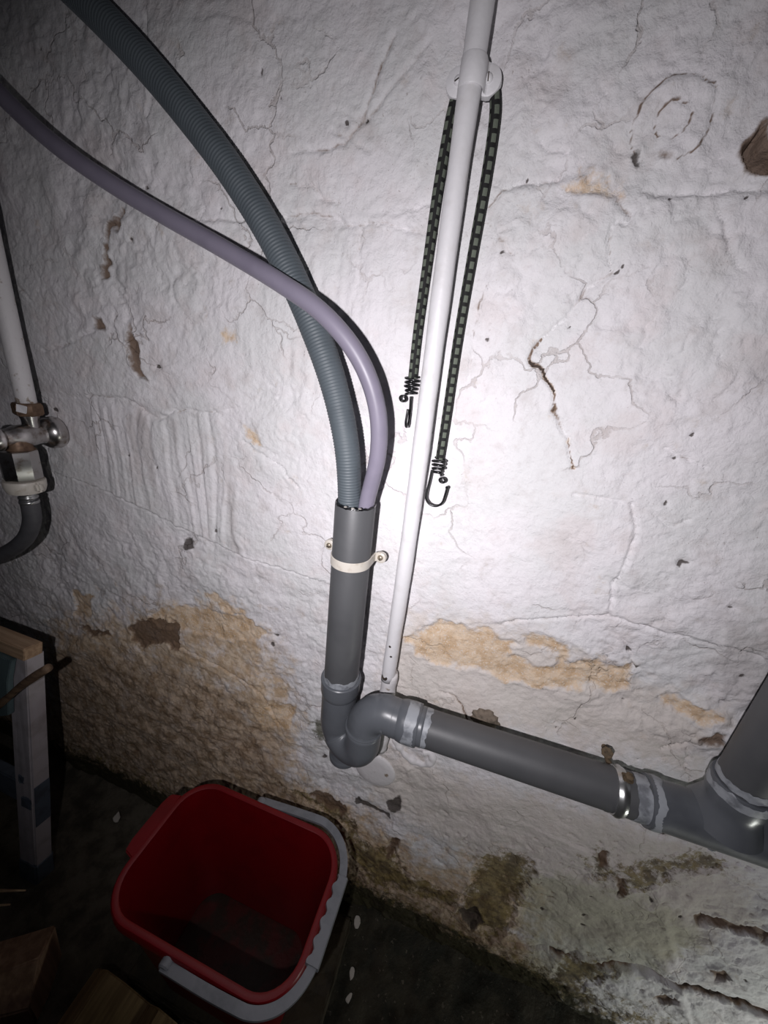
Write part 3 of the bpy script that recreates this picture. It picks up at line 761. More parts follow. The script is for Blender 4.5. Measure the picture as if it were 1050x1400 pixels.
# ------------------------------------------------------------------ floor
fx = axis_samples(-1.75, -1.0, .60, 1.30, .006, .03)
fy = axis_samples(-1.7, -.5, .05, .06, .006, .03)
FX, FY = np.meshgrid(fx, fy)
FZ = (fbm(FX * 6, FY * 6, 4, 200) - .5) * .02 + (fbm(FX * 40, FY * 40, 3, 201) - .5) * .008
FZ += sstep(-.05, 0.01, FY) * .015 * fbm(FX * 15, FY * 15, 3, 202)
floor_me = grid_mesh('floor', FX, FY, FZ - .006)
m, nt, b = node_mat('damp_earth_floor')
oc = N(nt, 'ShaderNodeTexCoord').outputs['Object']
c = mixc(nt, ramp(nt, noise(nt, oc, 18, 6, .65), .4, .62), (0.042, 0.036, 0.022), (0.016, 0.016, 0.009))
c = mixc(nt, mth(nt, 'MULTIPLY', ramp(nt, noise(nt, oc, 120, 3, .6), .64, .70), .6), c, (0.16, 0.14, 0.11))
sx = N(nt, 'ShaderNodeSeparateXYZ')
nt.links.new(oc, sx.inputs[0])
left_tone = ramp(nt, mth(nt, 'ADD', sx.outputs[0], mth(nt, 'MULTIPLY', noise(nt, oc, 7, 5, .6), .5)), .05, -.35)  # floor colour turns paler towards the left
c = mixc(nt, left_tone, c, mixc(nt, ramp(nt, noise(nt, oc, 22, 6, .65), .4, .65), (0.115, 0.10, 0.075), (0.045, 0.038, 0.026)))
nt.links.new(c, b.inputs['Base Color'])
b.inputs['Roughness'].default_value = .8
bp = N(nt, 'ShaderNodeBump')
bp.inputs['Distance'].default_value = .004
nt.links.new(noise(nt, oc, 90, 6, .65), bp.inputs['Height'])
nt.links.new(bp.outputs[0], b.inputs['Normal'])
floor = tag(link('floor', floor_me, m), kind='structure', label='dark damp earth floor')

# low concrete slab the bucket stands on
slab = link('floor_slab', box('floor_slab', (.345, .205, .05), Matrix.Translation((-.2575, -.1325, -.004)), bevel=.004, rough=.0015, seed=3, cuts=10), M['conc'])
tag(slab, kind='structure', label='low worn concrete slab under the bucket')
SLAB = .021

# ------------------------------------------------------------------ white steam pipe
PXX, PYY = -.0815, -.0190
wpipe = empty('white_pipe', (PXX, 0, .60), 'thin white painted vertical pipe between the two bungee strands', 'pipe')
pts = [Vector((PXX + .0012 * math.sin(z * 9), PYY, z)) for z in np.linspace(.635, 1.95, 120)]
part('pipe', tube('pipe', pts, lambda i, s: .0100 + .0003 * math.sin(s * 60) * math.sin(s * 23), 28), M['wpaint'], wpipe)
low_pts = [Vector((PXX + .001, PYY + .003 + .004 * t, .645 - .16 * t)) for t in np.linspace(0, 1, 30)]
part('plastered_stub', tube('plastered_stub', low_pts, lambda i, s: .0112 + .0012 * math.sin(s * 130) * math.sin(s * 71 + 1), 28), M['wpaint_chip'], wpipe, 'lower end of the pipe coated in plaster')
part('paint_chip', lathe('paint_chip', [(0, .0), (.0044, .0002), (.0052, -.001), (.004, -.0025)], (PXX - .0045, PYY - .0090, .6445), (-.45, -1, .25), 12), M['chip'], wpipe, 'dark bare metal chip at the joint')
for dz, dx in ((.7005, -.002), (.6845, .0012)):
    part('paint_chip', lathe('paint_chip', [(0, .0001), (.0016, .0001), (.0020, -.0006)], (PXX + dx, PYY - .0099, dz), (0, -1, 0), 10), M['chip'], wpipe)

# ------------------------------------------------------------------ saddle clips
def saddle(name, cx, z, pipe_y, pr, band_h, half, ear_r, ear_y, mat, label, screw_mat, thick=.0016, shift=0.0):
    t = empty(name, (cx, 0, z), label, 'pipe clip')
    R = pr + .0006
    # band cross-section path around the front of the pipe then out to the ears
    path = [Vector((cx - half + shift + ear_r * .2, ear_y, z)), Vector((cx - R - .004, ear_y, z)), Vector((cx - R - .0004, ear_y - .003, z))]
    path += [Vector((cx - math.cos(a) * R, pipe_y - math.sin(a) * R, z)) for a in np.linspace(0, math.pi, 24)]
    path += [Vector((cx + R + .0004, ear_y - .003, z)), Vector((cx + R + .004, ear_y, z)), Vector((cx + half + shift - ear_r * .2, ear_y, z))]
    h = band_h / 2
    prof = [(h, 0), (h * .85, thick), (h * .35, thick * 1.25), (-h * .35, thick * 1.25), (-h * .85, thick), (-h, 0), (-h * .9, -thick * .3), (h * .9, -thick * .3)]
    prof = [(u, -v) for u, v in prof]
    me = tube('band', path, 1.0, up=(0, 0, 1), profile=prof)
    auto_sharp(me)
    part('band', me, mat, t)
    for s in (-1, 1):
        ex = cx + shift + s * half
        e = part('ear', lathe('ear', [(0, .0022), (ear_r * .8, .0022), (ear_r * .97, .0014), (ear_r, 0), (ear_r, -.004)], (ex, ear_y, z + random.uniform(-.001, .001)), (0, -1, 0), 28), mat, t)
        sc_ = part('screw', lathe('screw', [(0, .0030), (.0022, .0028), (.0036, .0016), (.0040, 0), (.004, -.002)], (ex, ear_y - .0018, z), (0, -1, 0), 18), screw_mat, t)
        part('screw_slot', box('screw_slot', (.0062, .0006, .0009), Matrix.Translation((ex, ear_y - .0048, z)) @ Matrix.Rotation(.5 + s, 4, 'Y')), M['chip'], sc_)
    return t

saddle('pipe_clip', PXX, 1.300, PYY, .0103, .021, .0130, .0112, -.0115, M['wpaint'], 'white painted saddle clip holding the white pipe, bungee hung behind it', M['wpaint'])
SX, SY = -.1465, -.042
saddle('pipe_clip', SX, .829, SY, .0249, .013, .0365, .0075, -.020, M['cream'], 'cream saddle clip around the upright grey drain pipe', M['screw'], .002, -.0035)

# ------------------------------------------------------------------ grey drain pipework
drain = empty('drain_pipe', (SX, SY, .49), 'grey plastic drain pipework with trap, bends and sloping run along the wall', 'drain pipe')
PR = .0248
part('standpipe', lathe('standpipe', [(PR - .0022, .10), (PR - .0022, .283), (PR - .0016, .2865), (PR - .0004, .287), (PR, .2862), (PR, .0), (PR - .0022, 0)], (SX, SY, .617), seg=56), M['pvc'], drain, 'upright open-topped grey pipe')
part('pipe_seal', lathe('pipe_seal', [(PR - .0060, .272), (PR - .0062, .2835), (PR - .0050, .2865), (PR - .0018, .2885), (PR - .0004, .2885), (PR + .0001, .2868), (PR - .002, .284), (PR - .0024, .272)], (SX, SY, .617), seg=56,
     jag=lambda j, k: .0008 * math.sin(k * 1.9) * math.sin(k * .7)), M['rubber'], drain, 'glossy black rubber ring in the pipe mouth')
for k in range(3):
    part('paint_fleck', lathe('paint_fleck', [(0, .0006), (.0016, .0005), (.0022, 0)], (SX + (-.004, .005, .0125)[k], SY - math.sqrt((PR - .0022) ** 2 - (-.004, .005, .0125)[k] ** 2), .9056), (0, 0, 1), 9), M['flake'], drain)

# trap: down, tight U, up, over into the run
AX = Vector((SX, SY, 0))
BX = Vector((-.0985, -.060, 0))
hv = (BX - AX)
half = hv / 2
rU = half.length
zu = .548
down = [Vector((SX, SY, z)) for z in np.linspace(.640, zu, 14)]
u_arc = arc(Vector((SX, SY, zu)) + half, -half, Vector((0, 0, -rU)), 0, math.pi, 22)
FR = .0262
def fit_r(i, s):
    return FR
part('trap_inlet', tube('trap_inlet', down[2:] + u_arc[1:9], lambda i, s: FR - .0018 * min(1, max(0, (s - .07) / .02)), 40), M['pvc_fit'], drain)
part('trap_bend', tube('trap_bend', u_arc[5:] + [Vector((BX.x, BX.y, z)) for z in np.linspace(zu, .578, 5)][1:], lambda i, s: FR - .0004, 40), M['pvc_fit'], drain)
rib_c = u_arc[9]
tdir = (u_arc[10] - u_arc[8]).normalized()
def collar(origin, axis, r, L, mat, name='socket_ring', extra=.0016):
    return part(name, lathe(name, [(r - .001, 0), (r + extra * .7, .0004), (r + extra, .0016), (r + extra, L - .0016), (r + extra * .7, L - .0004), (r - .001, L)], origin, axis, 48), mat, drain)
part('cleanout_cap', lathe('cleanout_cap', [(0, .0), (.019, .0), (.0228, .003), (.0232, .0085), (.0222, .0105), (.0212, .012), (.0212, .030)], (-.1285, -.0495, .4885), seg=44), M['pvc_fit'], drain, 'round cap under the trap')
# socket mouth at the top of the trap
part('socket', lathe('socket', [(FR - .0015, -.002), (FR + .0012, .002), (FR + .0022, .008), (FR + .0022, .0235), (FR + .0030, .0245), (FR + .0030, .0275), (FR + .002, .0285), (PR + .0002, .0285), (PR + .0002, .02)], (SX, SY, .6065), seg=52), M['pvc_fit'], drain)
def smear(origin, axis, r, L, seed):
    rnd = random.Random(seed)
    ja = [rnd.uniform(0, .006) for _ in range(48)]
    jb = [rnd.uniform(-.006, .004) for _ in range(48)]
    sm = lambda a, k: (a[k] + a[k - 1] + a[(k + 1) % 48]) / 3
    return part('cement_smear', lathe('cement_smear', [(r - .0005, 0), (r + .0004, .001), (r + .0006, L * .5), (r + .0004, L - .001), (r - .0005, L)], origin, axis, 48,
                jag=lambda j, k: sm(ja, k) * (1 - j / 4) + sm(jb, k) * (j / 4)), M['cement'], drain)
smear((SX, SY, .632), (0, 0, 1), PR, .012, 1)
# outlet limb and elbow
RUN0 = Vector((-.056, -.0555, .6085))
RUN1 = Vector((.72, -.0555, .6255))
rd = (RUN1 - RUN0).normalized()
zl = .5815
rE = RUN0.z - zl
ee = Vector((BX.x, BX.y, zl))
elbow = [ee] + arc(ee + Vector((rE, 0, 0)), Vector((-rE, 0, 0)), Vector((0, .004, rE)), 0, math.pi / 2, 16)[1:]
elbow[-1] = Vector((elbow[-1].x, RUN0.y, RUN0.z + .0015))
el = [Vector((BX.x, BX.y, .560))] + elbow + [RUN0 + rd * d_ for d_ in (.0, .01, .02, .03, .04)]
part('elbow', tube('elbow', resample(catmull(el, .003), .003), FR - .0006, 44), M['pvc_fit'], drain)
collar((BX.x, BX.y, .578), (0, 0, 1), FR - .0006, .004, M['pvc_fit'], 'socket_ring', .0026)
collar(RUN0 + rd * -.004, rd, FR - .0006, .0016, M['pvc_fit'], 'mould_seam', .0006)
part('socket', lathe('socket', [(FR - .002, -.004), (FR + .0004, .0), (FR + .0018, .006), (FR + .0018, .026), (FR + .001, .0275), (PR + .0001, .0275)], RUN0 + rd * .006, rd, seg=52), M['pvc_fit'], drain)
smear(RUN0 + rd * .012, rd, FR + .0015, .018, 2)
smear(RUN0 + rd * .031, rd, PR, .016, 3)
part('sloping_pipe', tube('sloping_pipe', resample([RUN0 + rd * .02, RUN1], .02), PR, 44), M['pvc'], drain, 'long grey pipe sloping down to the right')
# tee with upright branch
TEE = RUN0 + rd * ((.326 - RUN0.x) / rd.x)
tee_l, tee_r = TEE - rd * .075, TEE + rd * .062
L = (tee_r - tee_l).length
part('tee_fitting', lathe('tee_fitting', [(PR, 0), (FR + .0018, .0006), (FR + .0022, .004), (FR + .0022, .010), (FR + .0004, .018), (FR + .0004, L - .018), (FR + .0022, L - .010), (FR + .0022, L - .001), (PR, L)], tee_l, rd, seg=52), M['pvc_fit'], drain)
bz = Vector((-.0, 0, 1)).normalized()
b0 = TEE.copy()
part('tee_branch', lathe('tee_branch', [(FR + .010, .012), (FR + .005, .024), (FR + .0012, .034), (FR + .0004, .042), (FR + .002, .048), (FR + .002, .066), (FR + .0012, .068), (PR, .068)], b0, bz, seg=52), M['pvc_fit'], drain)
smear(b0 + bz * .052, bz, FR + .0018, .014, 5)
smear(b0 + bz * .066, bz, PR, .012, 6)
smear(tee_l - rd * .017, rd, PR, .018, 7)
smear(tee_l + rd * .001, rd, FR + .0018, .012, 8)
part('upright_pipe', tube('upright_pipe', resample([b0 + bz * .05, b0 + bz * .9], .03), PR, 44), M['pvc'], drain, 'second upright grey pipe at the right edge')
part('solvent_drip', lathe('solvent_drip', [(0, .0022), (.003, .0018), (.0045, 0)], TEE + Vector((-.004, -.014, -.0236)), (0, -.5, -.8), 14), M['cement'], drain)

# zinc clip on the sloping run
cpos = RUN0 + rd * ((.2215 - RUN0.x) / rd.x)
zc = empty('pipe_clip', (cpos.x, cpos.y, cpos.z), 'shiny zinc two-part clip around the sloping grey pipe', 'pipe clip')
me = lathe('clip_band', [(PR + .0002, -.0060), (PR + .0014, -.0057), (PR + .0022, -.0034), (PR + .0032, -.0015), (PR + .0032, .0015), (PR + .0022, .0034), (PR + .0014, .0057), (PR + .0002, .0060)], cpos, rd, 52)
part('clip_band', me, M['zinc'], zc)
lug = cpos + Vector((.003, -.003, PR + .0025))
part('clip_lug', box('clip_lug', (.011, .010, .005), Matrix.Translation(lug), bevel=.001), M['rust'], zc)
part('clip_nut', lathe('clip_nut', [(0, .0035), (.004, .0034), (.0048, .003), (.0048, 0)], lug + Vector((.0005, -.001, .003)), (0, -.25, 1), 6), M['rust'], zc, 'rusty hex nut on top of the clip')
part('clip_bolt', lathe('clip_bolt', [(.0035, 0), (.0035, .030), (.003, .032), (0, .032)], cpos + Vector((-.004, PR - .004, PR * .3)), (-.05, 1, .05), 14), M['rust'], zc)
part('clip_nut', lathe('clip_nut', [(0, .007), (.006, .0068), (.0068, .006), (.0068, 0)], cpos + Vector((-.010, PR + .006, PR * .85)), (-.2, -.6, .6), 7), M['rust'], zc)
part('lower_lug', box('lower_lug', (.011, .010, .005), Matrix.Translation(cpos + Vector((-.003, -.004, -PR - .003))), bevel=.001), M['zinc'], zc)

# ------------------------------------------------------------------ hoses
path = resample(catmull(RIBBED_PATH, .004), .00088)
def rib_r(i, s):
    return .0138 + min(.0018, max(0, s - .12) * .01) + .00042 * (1, .4, -.9, .4)[i % 4]
ribbed = link('ribbed_hose', tube('ribbed_hose', path, rib_r, 26), M['ribbed'])
tag(ribbed, 'thick ribbed blue-grey hose curving down into the drain pipe', 'hose')
path = resample(catmull(SMOOTH_PATH, .004), .005)
smooth = link('smooth_hose', tube('smooth_hose', path, .0094, 30), M['smooth'])
tag(smooth, 'smooth lilac-grey hose crossing in front of the ribbed hose', 'hose')

# ------------------------------------------------------------------ bungee cord
bung = empty('bungee_cord', (PXX, -.012, .96), 'black and green bungee cord with two wire hooks hung over the white pipe clip', 'bungee cord')
BR = .0050
lx, rx_ = -.0985, -.0605
lpts = [(-.1035, -.0085, 1.052), (-.1043, -.0080, 1.10), (-.1033, -.0075, 1.16), (-.1018, -.0075, 1.225), (-.0990, -.0075, 1.268), (-.0975, -.0070, 1.284), (-.0950, -.0050, 1.300), (-.0900, -.0030, 1.312), (PXX, -.0020, 1.316),
        (-.0730, -.0030, 1.312), (-.0655, -.0050, 1.302), (-.0605, -.0070, 1.288), (-.0582, -.0075, 1.27), (-.0577, -.0075, 1.23), (-.0590, -.0075, 1.17), (-.0600, -.0080, 1.10), (-.0592, -.0085, 1.02), (-.0590, -.0085, .967)]
part('cord', tube('cord', resample(catmull(lpts, .004), .004), BR, 24), M['bungee'], bung)
WR = .0013
def hook(base, side_dir, turn, flip, edge_on):
    """wire coil, eye and hook hanging below base"""
    b0 = Vector(base)
    pts = []
    turns, H = 4.6, .020
    for i in range(int(turns * 18)):
        a = 2 * math.pi * i / 18 * flip
        t = i / (turns * 18)
        r = .0066 + .0012 * math.sin(t * 5) + .0006 * math.sin(i * .9)
        pts.append(b0 + Vector((math.cos(a + turn) * r, math.sin(a + turn) * r * .8, -H * t + .006)))
    h = part('hook', tube('hook', resample(catmull(pts, .0016), .0016), WR, 10), M['wire'], bung, 'black wire hook with coiled end')
    s = Vector(side_dir).normalized()
    # small eye loop
    ec = b0 + Vector((0, -.003, -.0185)) + s * (-.0075 if edge_on else .0075)
    e1, e2 = (Vector((1, 0, 0)), Vector((0, -.5, 1)).normalized())
    part('hook_eye', tube('hook_eye', arc(ec, e1 * .0034, e2 * .0034, 0, 2 * math.pi, 20), WR * 1.05, 10, caps=False), M['wire'], h)
    return h
hk = hook((-.1035, -.0095, 1.048), (1, 0, 0), .3, 1, True)
# left hook seen edge-on: shank and J lying in the y-z plane
bx_ = Vector((-.1025, -.0105, 1.0325))
J = [bx_ + Vector((0, .001, 0)), bx_ + Vector((.0004, .003, -.012)), bx_ + Vector((.0006, .004, -.024))]
J += [bx_ + Vector((.0006, -.0035, -.026)) + Vector((0, math.cos(a) * .0075, -math.sin(a) * .0075)) for a in np.linspace(.1, math.pi, 12)]
J += [bx_ + Vector((.0010, -.011, -.018)), bx_ + Vector((.0012, -.0108, -.013))]
part('hook_wire', tube('hook_wire', resample(catmull(J, .002), .0015), WR * 1.15, 12), M['wire'], hk)
hk = hook((-.0590, -.0095, .962), (1, 0, 0), 2.6, -1, False)
bx_ = Vector((-.0655, -.0105, .951))
J = [bx_ + Vector((-.0005, .001, .002)), bx_ + Vector((-.0012, .0, -.012)), bx_ + Vector((-.0022, -.001, -.024))]
J += [bx_ + Vector((.0085, -.002, -.030)) + Vector((-math.cos(a) * .0108, 0, -math.sin(a) * .0108)) for a in np.linspace(.15, math.pi * .95, 14)]
J += [bx_ + Vector((.0205, -.003, -.022)), bx_ + Vector((.0210, -.003, -.0155))]
part('hook_wire', tube('hook_wire', resample(catmull(J, .002), .0015), WR * 1.1, 12), M['wire'], hk)
tip = bpy.data.meshes.new('hook_tip')
bm = bmesh.new()
bmesh.ops.create_uvsphere(bm, u_segments=12, v_segments=8, radius=.0021, matrix=Matrix.Translation(bx_ + Vector((.0210, -.003, -.0150))))
bm.to_mesh(tip)
bm.free()
part('hook_tip', tip, M['wire'], hk)

# ------------------------------------------------------------------ tap with supply pipe and hose
TX, TZ = -.693, .9045
sup = empty('supply_pipe', (TX, 0, .95), 'white painted supply pipe dropping to the tap at the left edge', 'pipe')
SUPY = -.036
part('pipe', tube('pipe', [Vector((TX + .0008 * math.sin(z * 15), SUPY, z)) for z in np.linspace(.948, 1.95, 60)], .0125, 28), M['wpaint_chip'], sup)
tap = empty('tap', (TX, 0, .80), 'worn chrome wall tap with cream hose nut at the left edge', 'tap')
part('wall_flange', lathe('wall_flange', [(.010, -.012), (.024, -.010), (.0255, -.004), (.025, .004), (.021, .010), (.0155, .014), (.0145, .018), (.014, .02)], (TX, -.010, TZ), (0, -1, 0), 44), M['chrome'], tap)
part('tap_body', lathe('tap_body', [(.0145, .0), (.0150, .010), (.0165, .016), (.0175, .026), (.0165, .038), (.0135, .046), (.0125, .054), (.015, .057), (.0185, .060), (.0185, .068), (.0155, .072), (.0135, .078), (.0135, .084), (0, .084)], (TX, -.022, TZ), (0, -1, 0), 40), M['chrome'], tap)
part('inlet_neck', lathe('inlet_neck', [(.0105, -.002), (.011, .016), (.0125, .020), (.0125, .026), (.0105, .028)], (TX, SUPY, TZ + .008), (0, 0, 1), 30), M['chrome'], tap)
nut = part('inlet_nut', lathe('inlet_nut', [(.012, 0), (.0165, .001), (.019, .004), (.019, .016), (.017, .0195), (.0128, .0205)], (TX, SUPY, TZ + .029), (0, 0, 1), 6), M['brass'], tap, 'brown hexagonal nut with flaking white paint')
part('paint_patch', box('paint_patch', (.013, .0012, .011), Matrix.Translation((TX + .0105, SUPY - .0145, TZ + .0420)) @ Matrix.Rotation(.52, 4, 'Z') @ Matrix.Rotation(.2, 4, 'Y'), bevel=.0004, rough=.0006, seed=9), M['wpaint'], nut)
OY = -.062
part('outlet_neck', lathe('outlet_neck', [(.0150, -.002), (.0165, -.016), (.0205, -.022)], (TX, OY + .004, TZ), (0, 0, 1), 34), M['brass'], tap)
part('outlet_sleeve', lathe('outlet_sleeve', [(.018, 0), (.0235, -.001), (.0245, -.003), (.0245, -.044), (.0235, -.046), (.018, -.047)], (TX, OY, TZ - .019), (0, 0, 1), 8), M['chrome'], tap, 'faceted polished chrome sleeve')
hn = part('hose_nut', lathe('hose_nut', [(.018, 0), (.0255, -.001), (.0265, -.003), (.0262, -.012), (.0235, -.020), (.014, -.022)], (TX, OY, TZ - .066), (0, 0, 1), 40), M['cream'], tap, 'cream plastic hose nut with wing')
part('nut_wing', box('nut_wing', (.012, .009, .015), Matrix.Translation((TX + .0285, OY, TZ - .075)) @ Matrix.Rotation(-.25, 4, 'Y'), bevel=.003), M['cream'], hn)
ferr = [(.0115, 0), (.0122, -.002), (.0105, -.004), (.0105, -.0055), (.0128, -.0075), (.0128, -.0095), (.0105, -.0115), (.0105, -.013), (.0130, -.015), (.0130, -.018), (.0112, -.0195)]
part('ferrule', lathe('ferrule', ferr, (TX, OY, TZ - .0875), (0, 0, 1), 30, sharp=False), M['zinc'], tap, 'ringed silver ferrule')
hcol = part('handle_stem', lathe('handle_stem', [(.007, 0), (.007, .018), (.009, .02), (.009, .026), (0, .026)], (TX, -.104, TZ), (0, -1, 0), 24), M['brass'], tap)
hm = [box('h', (.050, .008, .012), Matrix.Translation((TX, -.126, TZ)), bevel=.003)]
part('tap_handle', hm[0], M['chrome'], hcol)
hp = [Vector((TX, OY, TZ - .100)), Vector((TX - .0005, OY, TZ - .118)), Vector((TX - .004, OY - .001, TZ - .140)), Vector((TX - .022, OY - .005, TZ - .172)), Vector((TX - .060, OY - .012, TZ - .203)), Vector((TX - .115, OY - .022, TZ - .232)), Vector((TX - .19, OY - .035, TZ - .262)), Vector((TX - .30, OY - .05, TZ - .30))]
tag(link('tap_hose', tube('tap_hose', resample(catmull(hp, .005), .005), .0122, 28), M['taphose']), 'dark grey hose bending left below the chrome tap', 'hose')

# ------------------------------------------------------------------ things set in the wall
cz0 = wall_out(cx_, cz_)
cap = link('round_cover', lathe('round_cover', [(0, .0036), (.022, .0034), (.0325, .0028), (.0355, .001), (.0362, -.001), (.0362, -.012)], (0, 0, 0), (0, -1, 0), 44, sharp=False), M['wpaint_chip'])
cap.location = (cx_, -cz0 - .001, cz_)
tag(cap, 'round plaster-coated cover plate on the wall below the trap', 'cover plate')
# painted-over curled bracket right of the cover
bp_ = [(x_, -wall_out(x_, z_) + y_, z_) for x_, y_, z_ in ((-.062, .003, .497), (-.052, .001, .482), (-.036, .0, .468), (-.018, .0, .463), (-.003, .0, .468), (.004, .0, .482), (-.002, .001, .492), (-.012, .002, .489))]
br = link('wall_bracket', tube('wall_bracket', resample(catmull(bp_, .002), .002), lambda i, s: .0060 + .0010 * math.sin(s * 160) + .0006 * math.sin(s * 410), 16), M['wpaint_chip'])
tag(br, 'curled wall bracket thick with old paint beside the round cover plate', 'bracket')
sme = bpy.data.meshes.new('embedded_stone')
bm = bmesh.new()
bmesh.ops.create_icosphere(bm, subdivisions=4, radius=1)
for v in bm.verts:
    nn = .12 * math.sin(v.co.x * 7 + 1) * math.sin(v.co.z * 9) + .06 * math.sin(v.co.x * 19) * math.sin(v.co.z * 17 + 2)
    v.co = Vector((v.co.x * .0205 * (1 + nn), v.co.y * .009 * (1 + nn), v.co.z * .0175 * (1 + nn)))
bm.to_mesh(sme)
bm.free()
sme.polygons.foreach_set('use_smooth', [True] * len(sme.polygons))
st_ = link('embedded_stone', sme, M['stone'], wall)
st_.location = (.064, -wall_out(.064, .603) + .002, .603)
st_.rotation_euler = (0, .2, 0)

# ------------------------------------------------------------------ red bucket
BXC, BYC = -.2640, -.1530
bucket = empty('bucket', (BXC, BYC, SLAB), 'red rectangular plastic bucket with grey handle standing by the wall', 'bucket')
def rrect(hx, hy, r, z, n=9):
    pts = []
    for cx0, cy0, a0 in ((hx - r, hy - r, 0), (-hx + r, hy - r, 90), (-hx + r, -hy + r, 180), (hx - r, -hy + r, 270)):
        for i in range(n + 1):
            a = math.radians(a0 + 90 * i / n)
            pts.append(Vector((BXC + cx0 + math.cos(a) * r, BYC + cy0 + math.sin(a) * r, z)))
    return pts
HB = .265
def loft(name, rings, cap_first=False, cap_last=False):
    m_ = len(rings[0])
    verts = [v for r_ in rings for v in r_]
    faces = []
    for j in range(len(rings) - 1):
        for k in range(m_):
            k2 = (k + 1) % m_
            faces.append((j * m_ + k, j * m_ + k2, (j + 1) * m_ + k2, (j + 1) * m_ + k))
    if cap_first: faces.append(tuple(reversed(range(m_))))
    if cap_last: faces.append(tuple((len(rings) - 1) * m_ + k for k in range(m_)))
    return auto_sharp(mesh_from(name, verts, faces))
z0 = SLAB
def brad(t, inset=0.0):
    return (.116 + (.152 - .116) * t - inset, .068 + (.098 - .068) * t - inset, .040 + .014 * t)
rings = []
for t in np.linspace(0, 1, 10):
    hx, hy, r = brad(t)
    rings.append(rrect(hx, hy, r, z0 + HB * t))
for t in np.linspace(1, .02, 10):
    hx, hy, r = brad(t, .0028)
    rings.append(rrect(hx, hy, r - .002, z0 + HB * t))
part('bucket_body', loft('bucket_body', rings, True, True), M['red'], bucket)
hx, hy, r = brad(.03, .0032)
part('shade_sheet', loft('shade_sheet', [rrect(hx, hy, r - .004, z0 + .0075), rrect(hx - .004, hy - .004, r - .006, z0 + .0088)], True, True), M['base_shade'], bucket, 'dark sheet in the bottom, painted shade')  # added dark sheet: shade painted over the bucket base
# rolled rim
hx, hy, r = brad(1)
prof = [(-.0032, -.001), (-.0030, .0030), (.0, .0045), (.0055, .0040), (.0075, .001), (.0078, -.010), (.0060, -.0105), (.0055, -.001), (.0, -.001)]
part('rim', loft('rim', [rrect(hx + du, hy + du, r + du, z0 + HB + dz) for du, dz in prof]), M['red'], bucket)
# pouring lip / lug on the left short side
lugp = [(-.052, 0), (-.047, .020), (-.030, .024), (.030, .024), (.047, .020), (.052, 0)]
me = prism('pouring_lug', [(u, v) for u, v in lugp], -.007, (BXC - hx - .003, BYC + .012, z0 + HB + .004), (0, 1, 0), (-1, 0, 0), bevel=.002)
part('pouring_lug', me, M['red'], bucket, 'broad red pouring lug')
# grey bail handle folded down round the right end
zt = z0 + HB - .001
hw, hd = hx + .017, hy + .0155
hpts = [Vector((BXC - .022, BYC + hd - .002, zt - .006)), Vector((BXC + .05, BYC + hd, zt + .002))]
rc = .070
hpts += [Vector((BXC + hw - rc, BYC + hd - rc, zt + .008)) + Vector((math.sin(a) * rc, math.cos(a) * rc, 0)) for a in np.linspace(0, math.pi / 2, 9)]
hpts += [Vector((BXC + hw - rc, BYC - hd + rc, zt + .008)) + Vector((math.cos(a) * rc, -math.sin(a) * rc, 0)) for a in np.linspace(0, math.pi / 2, 9)]
hpts += [Vector((BXC + .05, BYC - hd, zt + .002)), Vector((BXC - .022, BYC - hd + .002, zt - .006))]
hpath = resample(catmull(hpts, .004), .004)
nh = len(hpath)
def hprof(w):
    return [(.0035, -w), (.0042, 0), (.0035, w), (-.001, w * 1.05), (-.0035, w * .9), (-.0035, -w * .9), (-.001, -w * 1.05)]
handle = part('handle', auto_sharp(tube('handle', hpath, 1.0, up=(0, 0, 1), profile=hprof(.0062))), M['greyp'], bucket, 'grey plastic carrying handle')
mid_i = [i for i, p in enumerate(hpath) if abs(p.y - BYC) < .055]
gp = [hpath[i] + Vector((.0005, 0, .001)) for i in mid_i]
gp = resample(gp, .002)
gm = tube('grip', gp, lambda i, s: 1.0, up=(0, 0, 1), profile=[(.0052, -.008), (.0060, 0), (.0052, .008), (0, .0092), (-.0045, .008), (-.0045, -.008), (0, -.0092)])
# finger waves on the inner side of the grip
mm = 7
for i in range(len(gp)):
    wv = .0028 * math.sin(i / len(gp) * 2 * math.pi * 5)
    for k in range(mm):
        v = gm.vertices[i * mm + k]
        if v.co.x < gp[i].x - .004:
            v.co.x += wv
auto_sharp(gm)
part('grip', gm, M['greyp'], handle)
for s in (1, -1):
    part('handle_pivot', lathe('handle_pivot', [(0, .004), (.008, .0038), (.0095, .002), (.0095, -.010)], (BXC - .018, BYC + s * (hd - .002), zt - .006), (0, s, 0), 22), M['greyp'], bucket)

# ------------------------------------------------------------------ scrap timber at the left
frame = empty('timber_frame', (-.78, -.17, 0), 'old painted timber frame with teal panel leaning on the wall at left', 'timber frame')
lean = Matrix.Translation((-.737, -.178, -.002)) @ Matrix.Rotation(-math.atan2(.083, .52), 4, 'X')
def fp(x, y, z):
    return lean @ Matrix.Translation((x, y, z))
part('post', box('post', (.046, .030, .520), fp(.0, 0, .26), bevel=.002, rough=.0007, seed=2, cuts=3), M['white_post'], frame, 'scuffed white post')
part('paint_patch', box('paint_patch', (.0016, .027, .095), fp(.0238, .001, .190), bevel=.0006), M['bluepaint'], frame)
part('paint_patch', box('paint_patch', (.022, .0014, .022), fp(.008, -.0158, .200), bevel=.0005, rough=.002, seed=4), M['bluepaint'], frame)
part('paint_patch', box('paint_patch', (.012, .0014, .016), fp(-.004, -.0158, .250), bevel=.0005, rough=.002, seed=5), M['bluepaint'], frame)
part('post_foot', box('post_foot', (.050, .034, .05), fp(.0, 0, .022), bevel=.003, rough=.001, seed=6), M['bluepaint'], frame, 'blue-grey stained foot of the post')
